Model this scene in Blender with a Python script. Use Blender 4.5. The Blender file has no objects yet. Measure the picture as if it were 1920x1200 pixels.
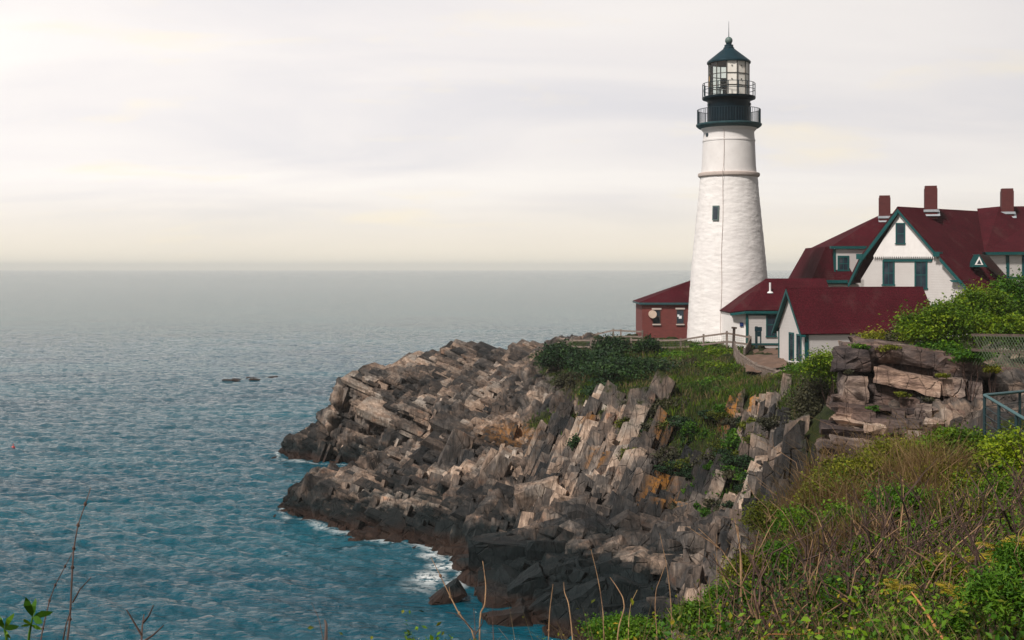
import bpy, bmesh, math, random
import numpy as np
from mathutils import Vector, Matrix

random.seed(7)
RNG = np.random.default_rng(11)
C = bpy.context.scene.collection
SC = bpy.context.scene
R = math.radians

# ------------------------------------------------------------------ camera
F, CX, HY, CZ = 2300.0, 960.0, 503.0, 16.0      # focal length / principal column / horizon row in photo pixels, eye height
cam = bpy.data.cameras.new('camera')
cam.sensor_width = 36.0
cam.lens = 36.0 * F / 1920.0
cam.shift_y = -(600.0 - HY) / 1920.0
cam.clip_start = 0.2
cam.clip_end = 30000
camo = bpy.data.objects.new('camera', cam)
C.objects.link(camo)
camo.location = (0, 0, CZ)
camo.rotation_euler = (R(90), 0, 0)
SC.camera = camo

# ------------------------------------------------------------------ light, sky, exposure
SUN_EL, SUN_AZ = 47.0, -141.0                    # azimuth from +Y towards +X
SC.view_settings.view_transform = 'Standard'
SC.view_settings.look = 'None'
SC.view_settings.exposure = 0.0
SC.view_settings.gamma = 1.0
sun = bpy.data.lights.new('sun', 'SUN')
sun.energy = 4.3
sun.angle = R(7)
sun.color = (1.0, 0.945, 0.875)
suno = bpy.data.objects.new('sun', sun)
C.objects.link(suno)
_d = Vector((math.sin(R(SUN_AZ)) * math.cos(R(SUN_EL)), math.cos(R(SUN_AZ)) * math.cos(R(SUN_EL)), math.sin(R(SUN_EL))))
suno.rotation_euler = _d.to_track_quat('Z', 'Y').to_euler()
suno.location = _d * 200

SC.cycles.use_denoising = True
SC.cycles.max_bounces = 8
SC.cycles.transparent_max_bounces = 16
SC.cycles.volume_bounces = 2
SC.cycles.sample_clamp_indirect = 4.0


class NT:
    """tiny helper around a node tree"""
    def __init__(s, tree):
        s.t = tree
        s.n = tree.nodes
        s.l = tree.links

    def node(s, typ, **kw):
        n = s.n.new(typ)
        for k, v in kw.items():
            if k.startswith('_'):
                setattr(n, k[1:], v)
        return n

    def set(s, sock, val):
        if isinstance(val, bpy.types.NodeSocket):
            s.l.new(val, sock)
        elif isinstance(val, (tuple, list)) and len(val) == 3 and sock.type == 'RGBA':
            sock.default_value = (*val, 1)
        else:
            sock.default_value = val

    def math(s, op, a, b=0.0, c=0.0, clamp=False):
        n = s.n.new('ShaderNodeMath')
        n.operation = op
        n.use_clamp = clamp
        s.set(n.inputs[0], a)
        s.set(n.inputs[1], b)
        s.set(n.inputs[2], c)
        return n.outputs[0]

    def mix(s, fac, a, b, mode='MIX'):
        n = s.n.new('ShaderNodeMix')
        n.data_type = 'RGBA'
        n.blend_type = mode
        s.set(n.inputs['Factor'], fac)
        s.set(n.inputs[6], a)
        s.set(n.inputs[7], b)
        return n.outputs[2]

    def noise(s, vec=None, scale=1.0, detail=4.0, rough=0.55, dist=0.0):
        n = s.n.new('ShaderNodeTexNoise')
        if vec is not None:
            s.l.new(vec, n.inputs['Vector'])
        s.set(n.inputs['Scale'], scale)
        n.inputs['Detail'].default_value = detail
        n.inputs['Roughness'].default_value = rough
        n.inputs['Distortion'].default_value = dist
        return n.outputs['Fac']

    def ramp(s, fac, stops):
        n = s.n.new('ShaderNodeValToRGB')
        s.set(n.inputs[0], fac)
        e = n.color_ramp.elements
        while len(e) < len(stops):
            e.new(0.5)
        for k, (p, c) in enumerate(stops):
            e[k].position = p
            e[k].color = (*c, 1) if isinstance(c, (tuple, list)) else (c, c, c, 1)
        return n.outputs[0]

    def mapping(s, vec, scale=(1, 1, 1), rot=(0, 0, 0), loc=(0, 0, 0)):
        n = s.n.new('ShaderNodeMapping')
        s.l.new(vec, n.inputs['Vector'])
        n.inputs['Scale'].default_value = scale
        n.inputs['Rotation'].default_value = rot
        n.inputs['Location'].default_value = loc
        return n.outputs[0]

    def bump(s, h, strength=0.4, dist=0.05, normal=None):
        n = s.n.new('ShaderNodeBump')
        s.set(n.inputs['Height'], h)
        n.inputs['Strength'].default_value = strength
        n.inputs['Distance'].default_value = dist
        if normal is not None:
            s.l.new(normal, n.inputs['Normal'])
        return n.outputs[0]


world = bpy.data.worlds.new('World')
SC.world = world
world.use_nodes = True
W = NT(world.node_tree)
W.n.clear()
wo = W.n.new('ShaderNodeOutputWorld')
sky = W.n.new('ShaderNodeTexSky')
sky.sky_type = 'NISHITA'
sky.sun_disc = False
sky.sun_elevation = R(SUN_EL)
sky.sun_rotation = R(SUN_AZ)
tc = W.n.new('ShaderNodeTexCoord')
sp = W.n.new('ShaderNodeSeparateXYZ')
W.l.new(tc.outputs['Generated'], sp.inputs[0])
zz = W.math('ADD', W.math('MAXIMUM', sp.outputs[2], 0.0), 0.20)
cb = W.n.new('ShaderNodeCombineXYZ')
W.l.new(W.math('DIVIDE', sp.outputs[0], zz), cb.inputs[0])
W.l.new(W.math('DIVIDE', sp.outputs[1], zz), cb.inputs[1])
cloudvec = W.mapping(cb.outputs[0], scale=(0.62, 1.25, 1), rot=(0, 0, R(-14)), loc=(3.1, 0.4, 0))
cn1 = W.noise(cloudvec, 1.15, 5, 0.5, 0.5)
cn2 = W.noise(W.mapping(cb.outputs[0], scale=(0.8, 1.3, 1), rot=(0, 0, R(-8)), loc=(7.7, 2.2, 0)), 2.3, 6, 0.55, 0.3)
cloud = W.ramp(cn1, [(0.34, (0.765, 0.75, 0.78)), (0.50, (0.87, 0.835, 0.83)), (0.66, (0.95, 0.91, 0.88))])
warm = W.ramp(cn2, [(0.56, 0.0), (0.74, 1.0)])
cloud = W.mix(W.math('MULTIPLY', warm, 0.75), cloud, (0.97, 0.88, 0.72))
# brighter towards the veiled sun on the left, greyer to the right
side = W.n.new('ShaderNodeMapRange')
W.l.new(sp.outputs[0], side.inputs[0])
side.inputs[1].default_value = -0.45
side.inputs[2].default_value = 0.45
side.inputs[3].default_value = 1.14
side.inputs[4].default_value = 0.90
cloud = W.mix(1.0, cloud, side.outputs[0], 'MULTIPLY')
cloud = W.mix(1.0, cloud, (1.07, 1.055, 1.035), 'MULTIPLY')
# warm veil low over the water
lowv = W.n.new('ShaderNodeMapRange')
lowv.interpolation_type = 'SMOOTHSTEP'
W.l.new(sp.outputs[2], lowv.inputs[0])
lowv.inputs[1].default_value = 0.0
lowv.inputs[2].default_value = 0.075
lowv.inputs[3].default_value = 0.85
lowv.inputs[4].default_value = 0.0
cloud = W.mix(lowv.outputs[0], cloud, (1.0, 0.90, 0.73))
# sky out of view overhead and behind the viewer, darkened to cut ambient light
ov = W.n.new('ShaderNodeMapRange')
ov.interpolation_type = 'SMOOTHSTEP'
W.l.new(sp.outputs[2], ov.inputs[0])
ov.inputs[1].default_value = 0.22
ov.inputs[2].default_value = 0.70
ov.inputs[3].default_value = 1.0
ov.inputs[4].default_value = 0.24
bk = W.n.new('ShaderNodeMapRange')
bk.interpolation_type = 'SMOOTHSTEP'
W.l.new(W.math('ADD', W.math('MULTIPLY', sp.outputs[1], 0.75), W.math('MULTIPLY', sp.outputs[0], -0.65)), bk.inputs[0])
bk.inputs[1].default_value = -0.85
bk.inputs[2].default_value = 0.45
bk.inputs[3].default_value = 0.42
bk.inputs[4].default_value = 1.0
cloud = W.mix(1.0, cloud, W.math('MULTIPLY', ov.outputs[0], bk.outputs[0]), 'MULTIPLY')
bgsky = W.n.new('ShaderNodeBackground')
W.l.new(sky.outputs[0], bgsky.inputs[0])
bgsky.inputs[1].default_value = 0.09
bgcl = W.n.new('ShaderNodeBackground')
W.l.new(cloud, bgcl.inputs[0])
bgcl.inputs[1].default_value = 1.0
mxs = W.n.new('ShaderNodeMixShader')
mxs.inputs[0].default_value = 0.93
W.l.new(bgsky.outputs[0], mxs.inputs[1])
W.l.new(bgcl.outputs[0], mxs.inputs[2])
W.l.new(mxs.outputs[0], wo.inputs[0])


# ------------------------------------------------------------------ helpers
def P(px, py, Y):
    return Vector(((px - CX) * Y / F, Y, CZ - (py - HY) * Y / F))


def tag(o, label=None, cat=None, group=None, kind=None):
    for k, v in (('label', label), ('category', cat), ('group', group), ('kind', kind)):
        if v:
            o[k] = v
    return o


def empty(name, loc, label, cat, group=None):
    o = bpy.data.objects.new(name, None)
    C.objects.link(o)
    o.location = loc
    o.empty_display_size = 0.3
    return tag(o, label, cat, group)


class MB:
    """collects geometry in world coordinates and links it as ONE mesh object"""
    def __init__(s):
        s.v, s.f, s.t, s.n = [], [], [], 0

    def add(s, verts, faces, tint=0.5):
        verts = np.asarray(verts, dtype=np.float64).reshape(-1, 3)
        s.v.append(verts)
        s.f.extend([tuple(int(i) + s.n for i in f) for f in faces])
        t = np.empty(len(verts))
        t[:] = tint
        s.t.append(t)
        s.n += len(verts)
        return s

    def raw(s, verts, faces, tint):
        """bulk: faces is an (m,k) int array"""
        verts = np.asarray(verts, dtype=np.float64).reshape(-1, 3)
        s.v.append(verts)
        s.f.extend(map(tuple, (np.asarray(faces) + s.n).tolist()))
        s.t.append(np.broadcast_to(np.asarray(tint, dtype=np.float64), (len(verts),)))
        s.n += len(verts)
        return s

    def box(s, c, size, rot=None, tint=0.5):
        hx, hy, hz = size[0] / 2, size[1] / 2, size[2] / 2
        vs = [Vector((x, y, z)) for z in (-hz, hz) for y in (-hy, hy) for x in (-hx, hx)]
        if rot is not None:
            vs = [rot @ v for v in vs]
        vs = [v + Vector(c) for v in vs]
        return s.add(vs, [(0, 2, 3, 1), (4, 5, 7, 6), (0, 1, 5, 4), (2, 6, 7, 3), (0, 4, 6, 2), (1, 3, 7, 5)], tint)

    def prism(s, pts, vec, tint=0.5):
        """polygon pts extruded by vec"""
        n = len(pts)
        pts = [Vector(p) for p in pts]
        vec = Vector(vec)
        vs = pts + [p + vec for p in pts]
        fs = [tuple(range(n)), tuple(range(2 * n - 1, n - 1, -1))]
        fs += [(i, i + n, (i + 1) % n + n, (i + 1) % n) for i in range(n)]
        return s.add(vs, fs, tint)

    def beam(s, a, b, w, h, tint=0.5, up=(0, 0, 1)):
        a, b = Vector(a), Vector(b)
        d = (b - a)
        L = d.length
        d.normalize()
        up = Vector(up)
        side = d.cross(up)
        if side.length < 1e-4:
            side = d.cross(Vector((1, 0, 0)))
        side.normalize()
        u = side.cross(d)
        M = Matrix((side, d, u)).transposed()
        return s.box((a + b) / 2, (w, L, h), M, tint)

    def tube(s, pts, r, seg=6, tint=0.5, cap=True):
        pts = np.asarray([tuple(p) for p in pts], dtype=float)
        n = len(pts)
        rr = np.broadcast_to(np.asarray(r, dtype=float), (n,))
        tan = np.gradient(pts, axis=0)
        tan /= np.linalg.norm(tan, axis=1)[:, None] + 1e-9
        ref = np.array([0.0, 0, 1]) if abs(tan[0][2]) < 0.9 else np.array([1.0, 0, 0])
        a = np.cross(tan, ref)
        a /= np.linalg.norm(a, axis=1)[:, None] + 1e-9
        b = np.cross(tan, a)
        th = np.arange(seg) * 2 * math.pi / seg
        vs = (pts[:, None, :] + rr[:, None, None] * (np.cos(th)[None, :, None] * a[:, None, :] + np.sin(th)[None, :, None] * b[:, None, :])).reshape(-1, 3)
        fs = [(i * seg + j, i * seg + (j + 1) % seg, (i + 1) * seg + (j + 1) % seg, (i + 1) * seg + j) for i in range(n - 1) for j in range(seg)]
        if cap:
            fs += [tuple(range(seg - 1, -1, -1)), tuple(range((n - 1) * seg, n * seg))]
        return s.add(vs, fs, tint)

    def lathe(s, prof, c, seg=48, tint=0.5, closed=False):
        """prof: list of (r,z); closed joins the last ring to the first"""
        th = np.arange(seg) * 2 * math.pi / seg
        vs = []
        for r, z in prof:
            r = max(r, 1e-3)
            vs += [(c[0] + r * math.cos(t), c[1] + r * math.sin(t), z) for t in th]
        m = len(prof)
        rng = range(m) if closed else range(m - 1)
        fs = [(i * seg + j, i * seg + (j + 1) % seg, ((i + 1) % m) * seg + (j + 1) % seg, ((i + 1) % m) * seg + j) for i in rng for j in range(seg)]
        return s.add(vs, fs, tint)

    def build(s, name, mat, parent=None, smooth=False):
        me = bpy.data.meshes.new(name)
        v = np.concatenate(s.v) if s.v else np.zeros((0, 3))
        if parent is not None:
            o = parent
            while o is not None:
                v = v - np.array(o.location)
                o = o.parent
        me.from_pydata(v.tolist(), [], s.f)
        at = me.attributes.new('tint', 'FLOAT', 'POINT')
        at.data.foreach_set('value', np.concatenate(s.t).astype(np.float32))
        me.materials.append(mat)
        if smooth:
            me.polygons.foreach_set('use_smooth', np.ones(len(me.polygons), dtype=bool))
        me.update()
        ob = bpy.data.objects.new(name, me)
        C.objects.link(ob)
        if parent is not None:
            ob.parent = parent
        return ob


def recalc(o):
    bm = bmesh.new()
    bm.from_mesh(o.data)
    bmesh.ops.recalc_face_normals(bm, faces=bm.faces)
    bm.to_mesh(o.data)
    bm.free()
    return o


def smooth_by_angle(o, deg=35):
    me = o.data
    bm = bmesh.new()
    bm.from_mesh(me)
    bmesh.ops.recalc_face_normals(bm, faces=bm.faces)
    for f in bm.faces:
        f.smooth = True
    for e in bm.edges:
        if len(e.link_faces) == 2 and e.calc_face_angle(0) > R(deg):
            e.smooth = False
    bm.to_mesh(me)
    bm.free()
    return o


# ------------------------------------------------------------------ numpy noise
def _h(i):
    i = (i ^ 61) ^ (i >> 16)
    i = (i * 9) & 0xFFFFFFFF
    i = i ^ (i >> 4)
    i = (i * 0x27d4eb2d) & 0xFFFFFFFF
    return i ^ (i >> 15)


def hash3(x, y, z, seed=0):
    x = x.astype(np.int64) & 0xFFFF
    y = y.astype(np.int64) & 0xFFFF
    z = z.astype(np.int64) & 0xFFFF
    h = _h((x * 73856093 + seed * 977) & 0xFFFFFFFF)
    h = _h((h + y * 19349663) & 0xFFFFFFFF)
    h = _h((h + z * 83492791) & 0xFFFFFFFF)
    return (h & 0xFFFFFF) / float(0xFFFFFF)


def vnoise(p, seed=0):
    i = np.floor(p)
    f = p - i
    f = f * f * (3 - 2 * f)
    r = 0
    for dx in (0, 1):
        for dy in (0, 1):
            for dz in (0, 1):
                w = (f[:, 0] if dx else 1 - f[:, 0]) * (f[:, 1] if dy else 1 - f[:, 1]) * (f[:, 2] if dz else 1 - f[:, 2])
                r = r + w * hash3(i[:, 0] + dx, i[:, 1] + dy, i[:, 2] + dz, seed)
    return r


def fbm(p, oct=4, seed=0):
    a, r, t = 1.0, 0, 0
    for k in range(oct):
        r = r + a * vnoise(p * (2.03 ** k), seed + k)
        t += a
        a *= 0.5
    return r / t


# ------------------------------------------------------------------ materials
MATS = {}


def new_mat(name):
    m = bpy.data.materials.new(name)
    m.use_nodes = True
    t = NT(m.node_tree)
    b = m.node_tree.nodes['Principled BSDF']
    MATS[name] = m
    return m, t, b


def obj_co(t):
    n = t.n.new('ShaderNodeNewGeometry')
    return n.outputs['Position']


def attr(t, name='tint'):
    n = t.n.new('ShaderNodeAttribute')
    n.attribute_name = name
    return n.outputs['Fac']


def paint(name, col, rough=0.55, var=0.12, scale=3.0, dirt=None, dirt_amt=0.25, bump=0.0, bscale=20.0, metal=0.0):
    m, t, b = new_mat(name)
    co = obj_co(t)
    n = t.noise(co, scale, 5, 0.6)
    lo = tuple(c * (1 - var) for c in col)
    hi = tuple(min(1, c * (1 + var)) for c in col)
    c = t.ramp(n, [(0.3, lo), (0.7, hi)])
    if dirt:
        d = t.ramp(t.noise(t.mapping(co, scale=(1, 1, 0.25)), scale * 1.7, 6, 0.7), [(0.52, 0.0), (0.75, 1.0)])
        c = t.mix(t.math('MULTIPLY', d, dirt_amt), c, dirt)
    t.l.new(c, b.inputs['Base Color'])
    b.inputs['Roughness'].default_value = rough
    b.inputs['Metallic'].default_value = metal
    if name in ('navy_black', 'rail_metal', 'deck_metal', 'teal_trim', 'roof_metal'):
        b.inputs['Specular IOR Level'].default_value = 0.2
    if bump:
        t.l.new(t.bump(t.noise(co, bscale, 4, 0.6), bump, 0.03), b.inputs['Normal'])
    return m


paint('white_trim', (0.80, 0.76, 0.74), 0.6, 0.05, 2.0, (0.55, 0.5, 0.45), 0.25)
paint('teal_trim', (0.006, 0.070, 0.072), 0.45, 0.15, 3.0, (0.03, 0.085, 0.08), 0.4)
paint('navy_black', (0.0015, 0.010, 0.017), 0.45, 0.25, 2.0, (0.006, 0.020, 0.028), 0.4)
paint('roof_metal', (0.009, 0.030, 0.042), 0.4, 0.2, 2.0, (0.02, 0.045, 0.05), 0.5)
paint('vent_metal', (0.09, 0.14, 0.13), 0.5, 0.15, 6.0)
paint('rail_metal', (0.010, 0.026, 0.036), 0.45, 0.2, 5.0)
paint('deck_metal', (0.03, 0.075, 0.085), 0.5, 0.2, 4.0, (0.12, 0.12, 0.11), 0.4)
paint('rust_ceiling', (0.42, 0.17, 0.09), 0.7, 0.25, 3.0)
paint('rust_frame', (0.05, 0.055, 0.05), 0.6, 0.4, 8.0, (0.20, 0.06, 0.02), 0.8)
paint('lead_flash', (0.34, 0.37, 0.40), 0.5, 0.15, 6.0)
paint('pale_stone', (0.48, 0.40, 0.36), 0.8, 0.12, 6.0)
paint('sign_blue', (0.006, 0.025, 0.12), 0.4, 0.1)
paint('paper_white', (0.75, 0.77, 0.78), 0.7, 0.04)
paint('hood_beige', (0.58, 0.45, 0.36), 0.5, 0.1)
paint('amber', (0.62, 0.33, 0.05), 0.3, 0.1)
paint('buoy_red', (0.42, 0.035, 0.03), 0.4, 0.1)
paint('pipe_white', (0.72, 0.70, 0.70), 0.5, 0.05)
paint('earth', (0.13, 0.078, 0.055), 0.95, 0.3, 1.5, (0.07, 0.045, 0.035), 0.6, 0.6, 6.0)
paint('green_rail', (0.011, 0.085, 0.095), 0.4, 0.2, 6.0, (0.05, 0.15, 0.15), 0.4)
paint('green_post', (0.008, 0.030, 0.036), 0.5, 0.3, 6.0)
paint('link_wire', (0.085, 0.125, 0.065), 0.55, 0.15, 6.0)
paint('white_panel', (0.86, 0.82, 0.75), 0.6, 0.06, 1.5, (0.45, 0.27, 0.14), 0.35)


def m_tower():
    m, t, b = new_mat('tower_stone')
    co = obj_co(t)
    n = t.noise(co, 0.9, 5, 0.6)
    c = t.ramp(n, [(0.3, (0.70, 0.66, 0.645)), (0.7, (0.80, 0.765, 0.745))])
    d = t.ramp(t.noise(t.mapping(co, scale=(1, 1, 0.16)), 1.6, 6, 0.7), [(0.55, 0.0), (0.8, 1.0)])
    c = t.mix(t.math('MULTIPLY', d, 0.42), c, (0.50, 0.44, 0.40))
    t.l.new(c, b.inputs['Base Color'])
    b.inputs['Roughness'].default_value = 0.75
    # flattened lumps: whitewashed rubble courses
    v = t.n.new('ShaderNodeTexVoronoi')
    v.feature = 'SMOOTH_F1'
    t.l.new(t.mapping(co, scale=(1.25, 1.25, 3.0)), v.inputs['Vector'])
    v.inputs['Scale'].default_value = 1.3
    v.inputs['Smoothness'].default_value = 0.45
    h = t.math('ADD', t.math('MULTIPLY', v.outputs['Distance'], -1.0), t.math('MULTIPLY', t.noise(t.mapping(co, scale=(1, 1, 1.8)), 2.6, 6, 0.65), 1.3))
    t.l.new(t.bump(h, 0.25, 0.10), b.inputs['Normal'])
    return m


def m_tower_top():
    m, t, b = new_mat('tower_render')
    co = obj_co(t)
    c = t.ramp(t.noise(co, 1.2, 5, 0.6), [(0.3, (0.66, 0.625, 0.61)), (0.7, (0.75, 0.715, 0.70))])
    d = t.ramp(t.noise(co, 2.2, 6, 0.7), [(0.60, 0.0), (0.75, 1.0)])
    c = t.mix(t.math('MULTIPLY', d, 0.35), c, (0.45, 0.40, 0.37))
    t.l.new(c, b.inputs['Base Color'])
    b.inputs['Roughness'].default_value = 0.75
    br = t.n.new('ShaderNodeTexNoise')
    t.l.new(t.mapping(co, scale=(1, 1, 6)), br.inputs['Vector'])
    br.inputs['Scale'].default_value = 3.0
    t.l.new(t.bump(br.outputs['Fac'], 0.25, 0.04), b.inputs['Normal'])
    return m


def m_roof():
    m, t, b = new_mat('red_shingle')
    co = obj_co(t)
    base = t.ramp(t.noise(co, 0.55, 5, 0.6), [(0.3, (0.041, 0.0029, 0.0066)), (0.7, (0.060, 0.0052, 0.0105))])
    sp_ = t.ramp(t.noise(co, 14.0, 2, 0.5), [(0.32, 0.55), (0.68, 1.5)])
    c = t.mix(1.0, base, sp_, 'MULTIPLY')
    old = t.ramp(t.noise(t.mapping(co, scale=(0.6, 0.6, 0.25)), 1.1, 4, 0.6), [(0.56, 0.0), (0.72, 1.0)])
    c = t.mix(t.math('MULTIPLY', old, 0.6), c, (0.075, 0.030, 0.030))
    w = t.n.new('ShaderNodeTexWave')
    w.wave_type = 'BANDS'
    w.bands_direction = 'Z'
    w.wave_profile = 'SAW'
    t.l.new(co, w.inputs['Vector'])
    w.inputs['Scale'].default_value = 1.9
    w.inputs['Distortion'].default_value = 0.4
    t.l.new(c, b.inputs['Base Color'])
    b.inputs['Roughness'].default_value = 0.9
    b.inputs['Specular IOR Level'].default_value = 0.12
    h = t.math('ADD', w.outputs['Fac'], t.noise(co, 9.0, 2, 0.5))
    t.l.new(t.bump(h, 0.45, 0.03), b.inputs['Normal'])
    return m


def m_siding():
    m, t, b = new_mat('white_siding')
    co = obj_co(t)
    n = t.ramp(t.noise(co, 0.8, 4, 0.6), [(0.3, (0.735, 0.68, 0.66)), (0.7, (0.81, 0.765, 0.745))])
    w = t.n.new('ShaderNodeTexWave')
    w.wave_type = 'BANDS'
    w.bands_direction = 'Z'
    w.wave_profile = 'SAW'
    t.l.new(co, w.inputs['Vector'])
    w.inputs['Scale'].default_value = 1.55
    d = t.ramp(t.noise(t.mapping(co, scale=(1, 1, 0.3)), 2.5, 5, 0.7), [(0.58, 0.0), (0.8, 1.0)])
    c = t.mix(t.math('MULTIPLY', d, 0.2), n, (0.52, 0.47, 0.42))
    t.l.new(c, b.inputs['Base Color'])
    b.inputs['Roughness'].default_value = 0.6
    t.l.new(t.bump(w.outputs['Fac'], 0.9, 0.06), b.inputs['Normal'])
    return m


def m_brick(name, base, mortar, scale):
    m, t, b = new_mat(name)
    co = obj_co(t)
    s_ = t.n.new('ShaderNodeSeparateXYZ')
    t.l.new(co, s_.inputs[0])
    cmb = t.n.new('ShaderNodeCombineXYZ')
    t.l.new(t.math('ADD', s_.outputs[0], s_.outputs[1]), cmb.inputs[0])
    t.l.new(s_.outputs[2], cmb.inputs[1])
    br = t.n.new('ShaderNodeTexBrick')
    t.l.new(cmb.outputs[0], br.inputs['Vector'])
    br.inputs['Scale'].default_value = scale
    br.inputs['Color1'].default_value = (*base, 1)
    br.inputs['Color2'].default_value = (base[0] * 0.72, base[1] * 0.7, base[2] * 0.75, 1)
    br.inputs['Mortar'].default_value = (*mortar, 1)
    br.inputs['Mortar Size'].default_value = 0.018
    br.inputs['Brick Width'].default_value = 0.5
    br.inputs['Row Height'].default_value = 0.17
    c = t.mix(t.math('MULTIPLY', t.ramp(t.noise(co, 1.3, 5, 0.7), [(0.4, 0.0), (0.8, 1.0)]), 0.5), br.outputs['Color'], (base[0] * 0.6, base[1] * 0.7, base[2] * 0.8))
    t.l.new(c, b.inputs['Base Color'])
    b.inputs['Roughness'].default_value = 0.85
    return m


def m_glass():
    m, t, b = new_mat('window_glass')
    co = obj_co(t)
    c = t.ramp(t.noise(co, 1.2, 3, 0.5), [(0.35, (0.010, 0.020, 0.032)), (0.7, (0.040, 0.055, 0.070))])
    t.l.new(c, b.inputs['Base Color'])
    b.inputs['Roughness'].default_value = 0.08
    b.inputs['Specular IOR Level'].default_value = 0.5
    t.l.new(t.bump(t.noise(co, 1.5, 2, 0.5), 0.08, 0.05), b.inputs['Normal'])
    return m


def m_clear():
    m, t, b = new_mat('clear_glass')
    t.n.remove(b)
    tr = t.n.new('ShaderNodeBsdfTransparent')
    tr.inputs[0].default_value = (0.86, 0.90, 0.86, 1)
    gl = t.n.new('ShaderNodeBsdfGlossy')
    gl.inputs['Roughness'].default_value = 0.03
    gl.inputs[0].default_value = (1, 1, 1, 1)
    fr = t.n.new('ShaderNodeFresnel')
    fr.inputs[0].default_value = 1.45
    mx = t.n.new('ShaderNodeMixShader')
    t.l.new(fr.outputs[0], mx.inputs[0])
    t.l.new(tr.outputs[0], mx.inputs[1])
    t.l.new(gl.outputs[0], mx.inputs[2])
    t.l.new(mx.outputs[0], m.node_tree.nodes['Material Output'].inputs[0])
    return m


def m_wood(name, a, c2):
    m, t, b = new_mat(name)
    co = obj_co(t)
    n = t.noise(t.mapping(co, scale=(1, 1, 4)), 4.0, 5, 0.65)
    c = t.ramp(n, [(0.3, a), (0.72, c2)])
    c = t.mix(1.0, c, t.ramp(attr(t), [(0.0, 0.65), (1.0, 1.3)]), 'MULTIPLY')
    t.l.new(c, b.inputs['Base Color'])
    b.inputs['Roughness'].default_value = 0.85
    t.l.new(t.bump(n, 0.4, 0.02), b.inputs['Normal'])
    return m


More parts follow.
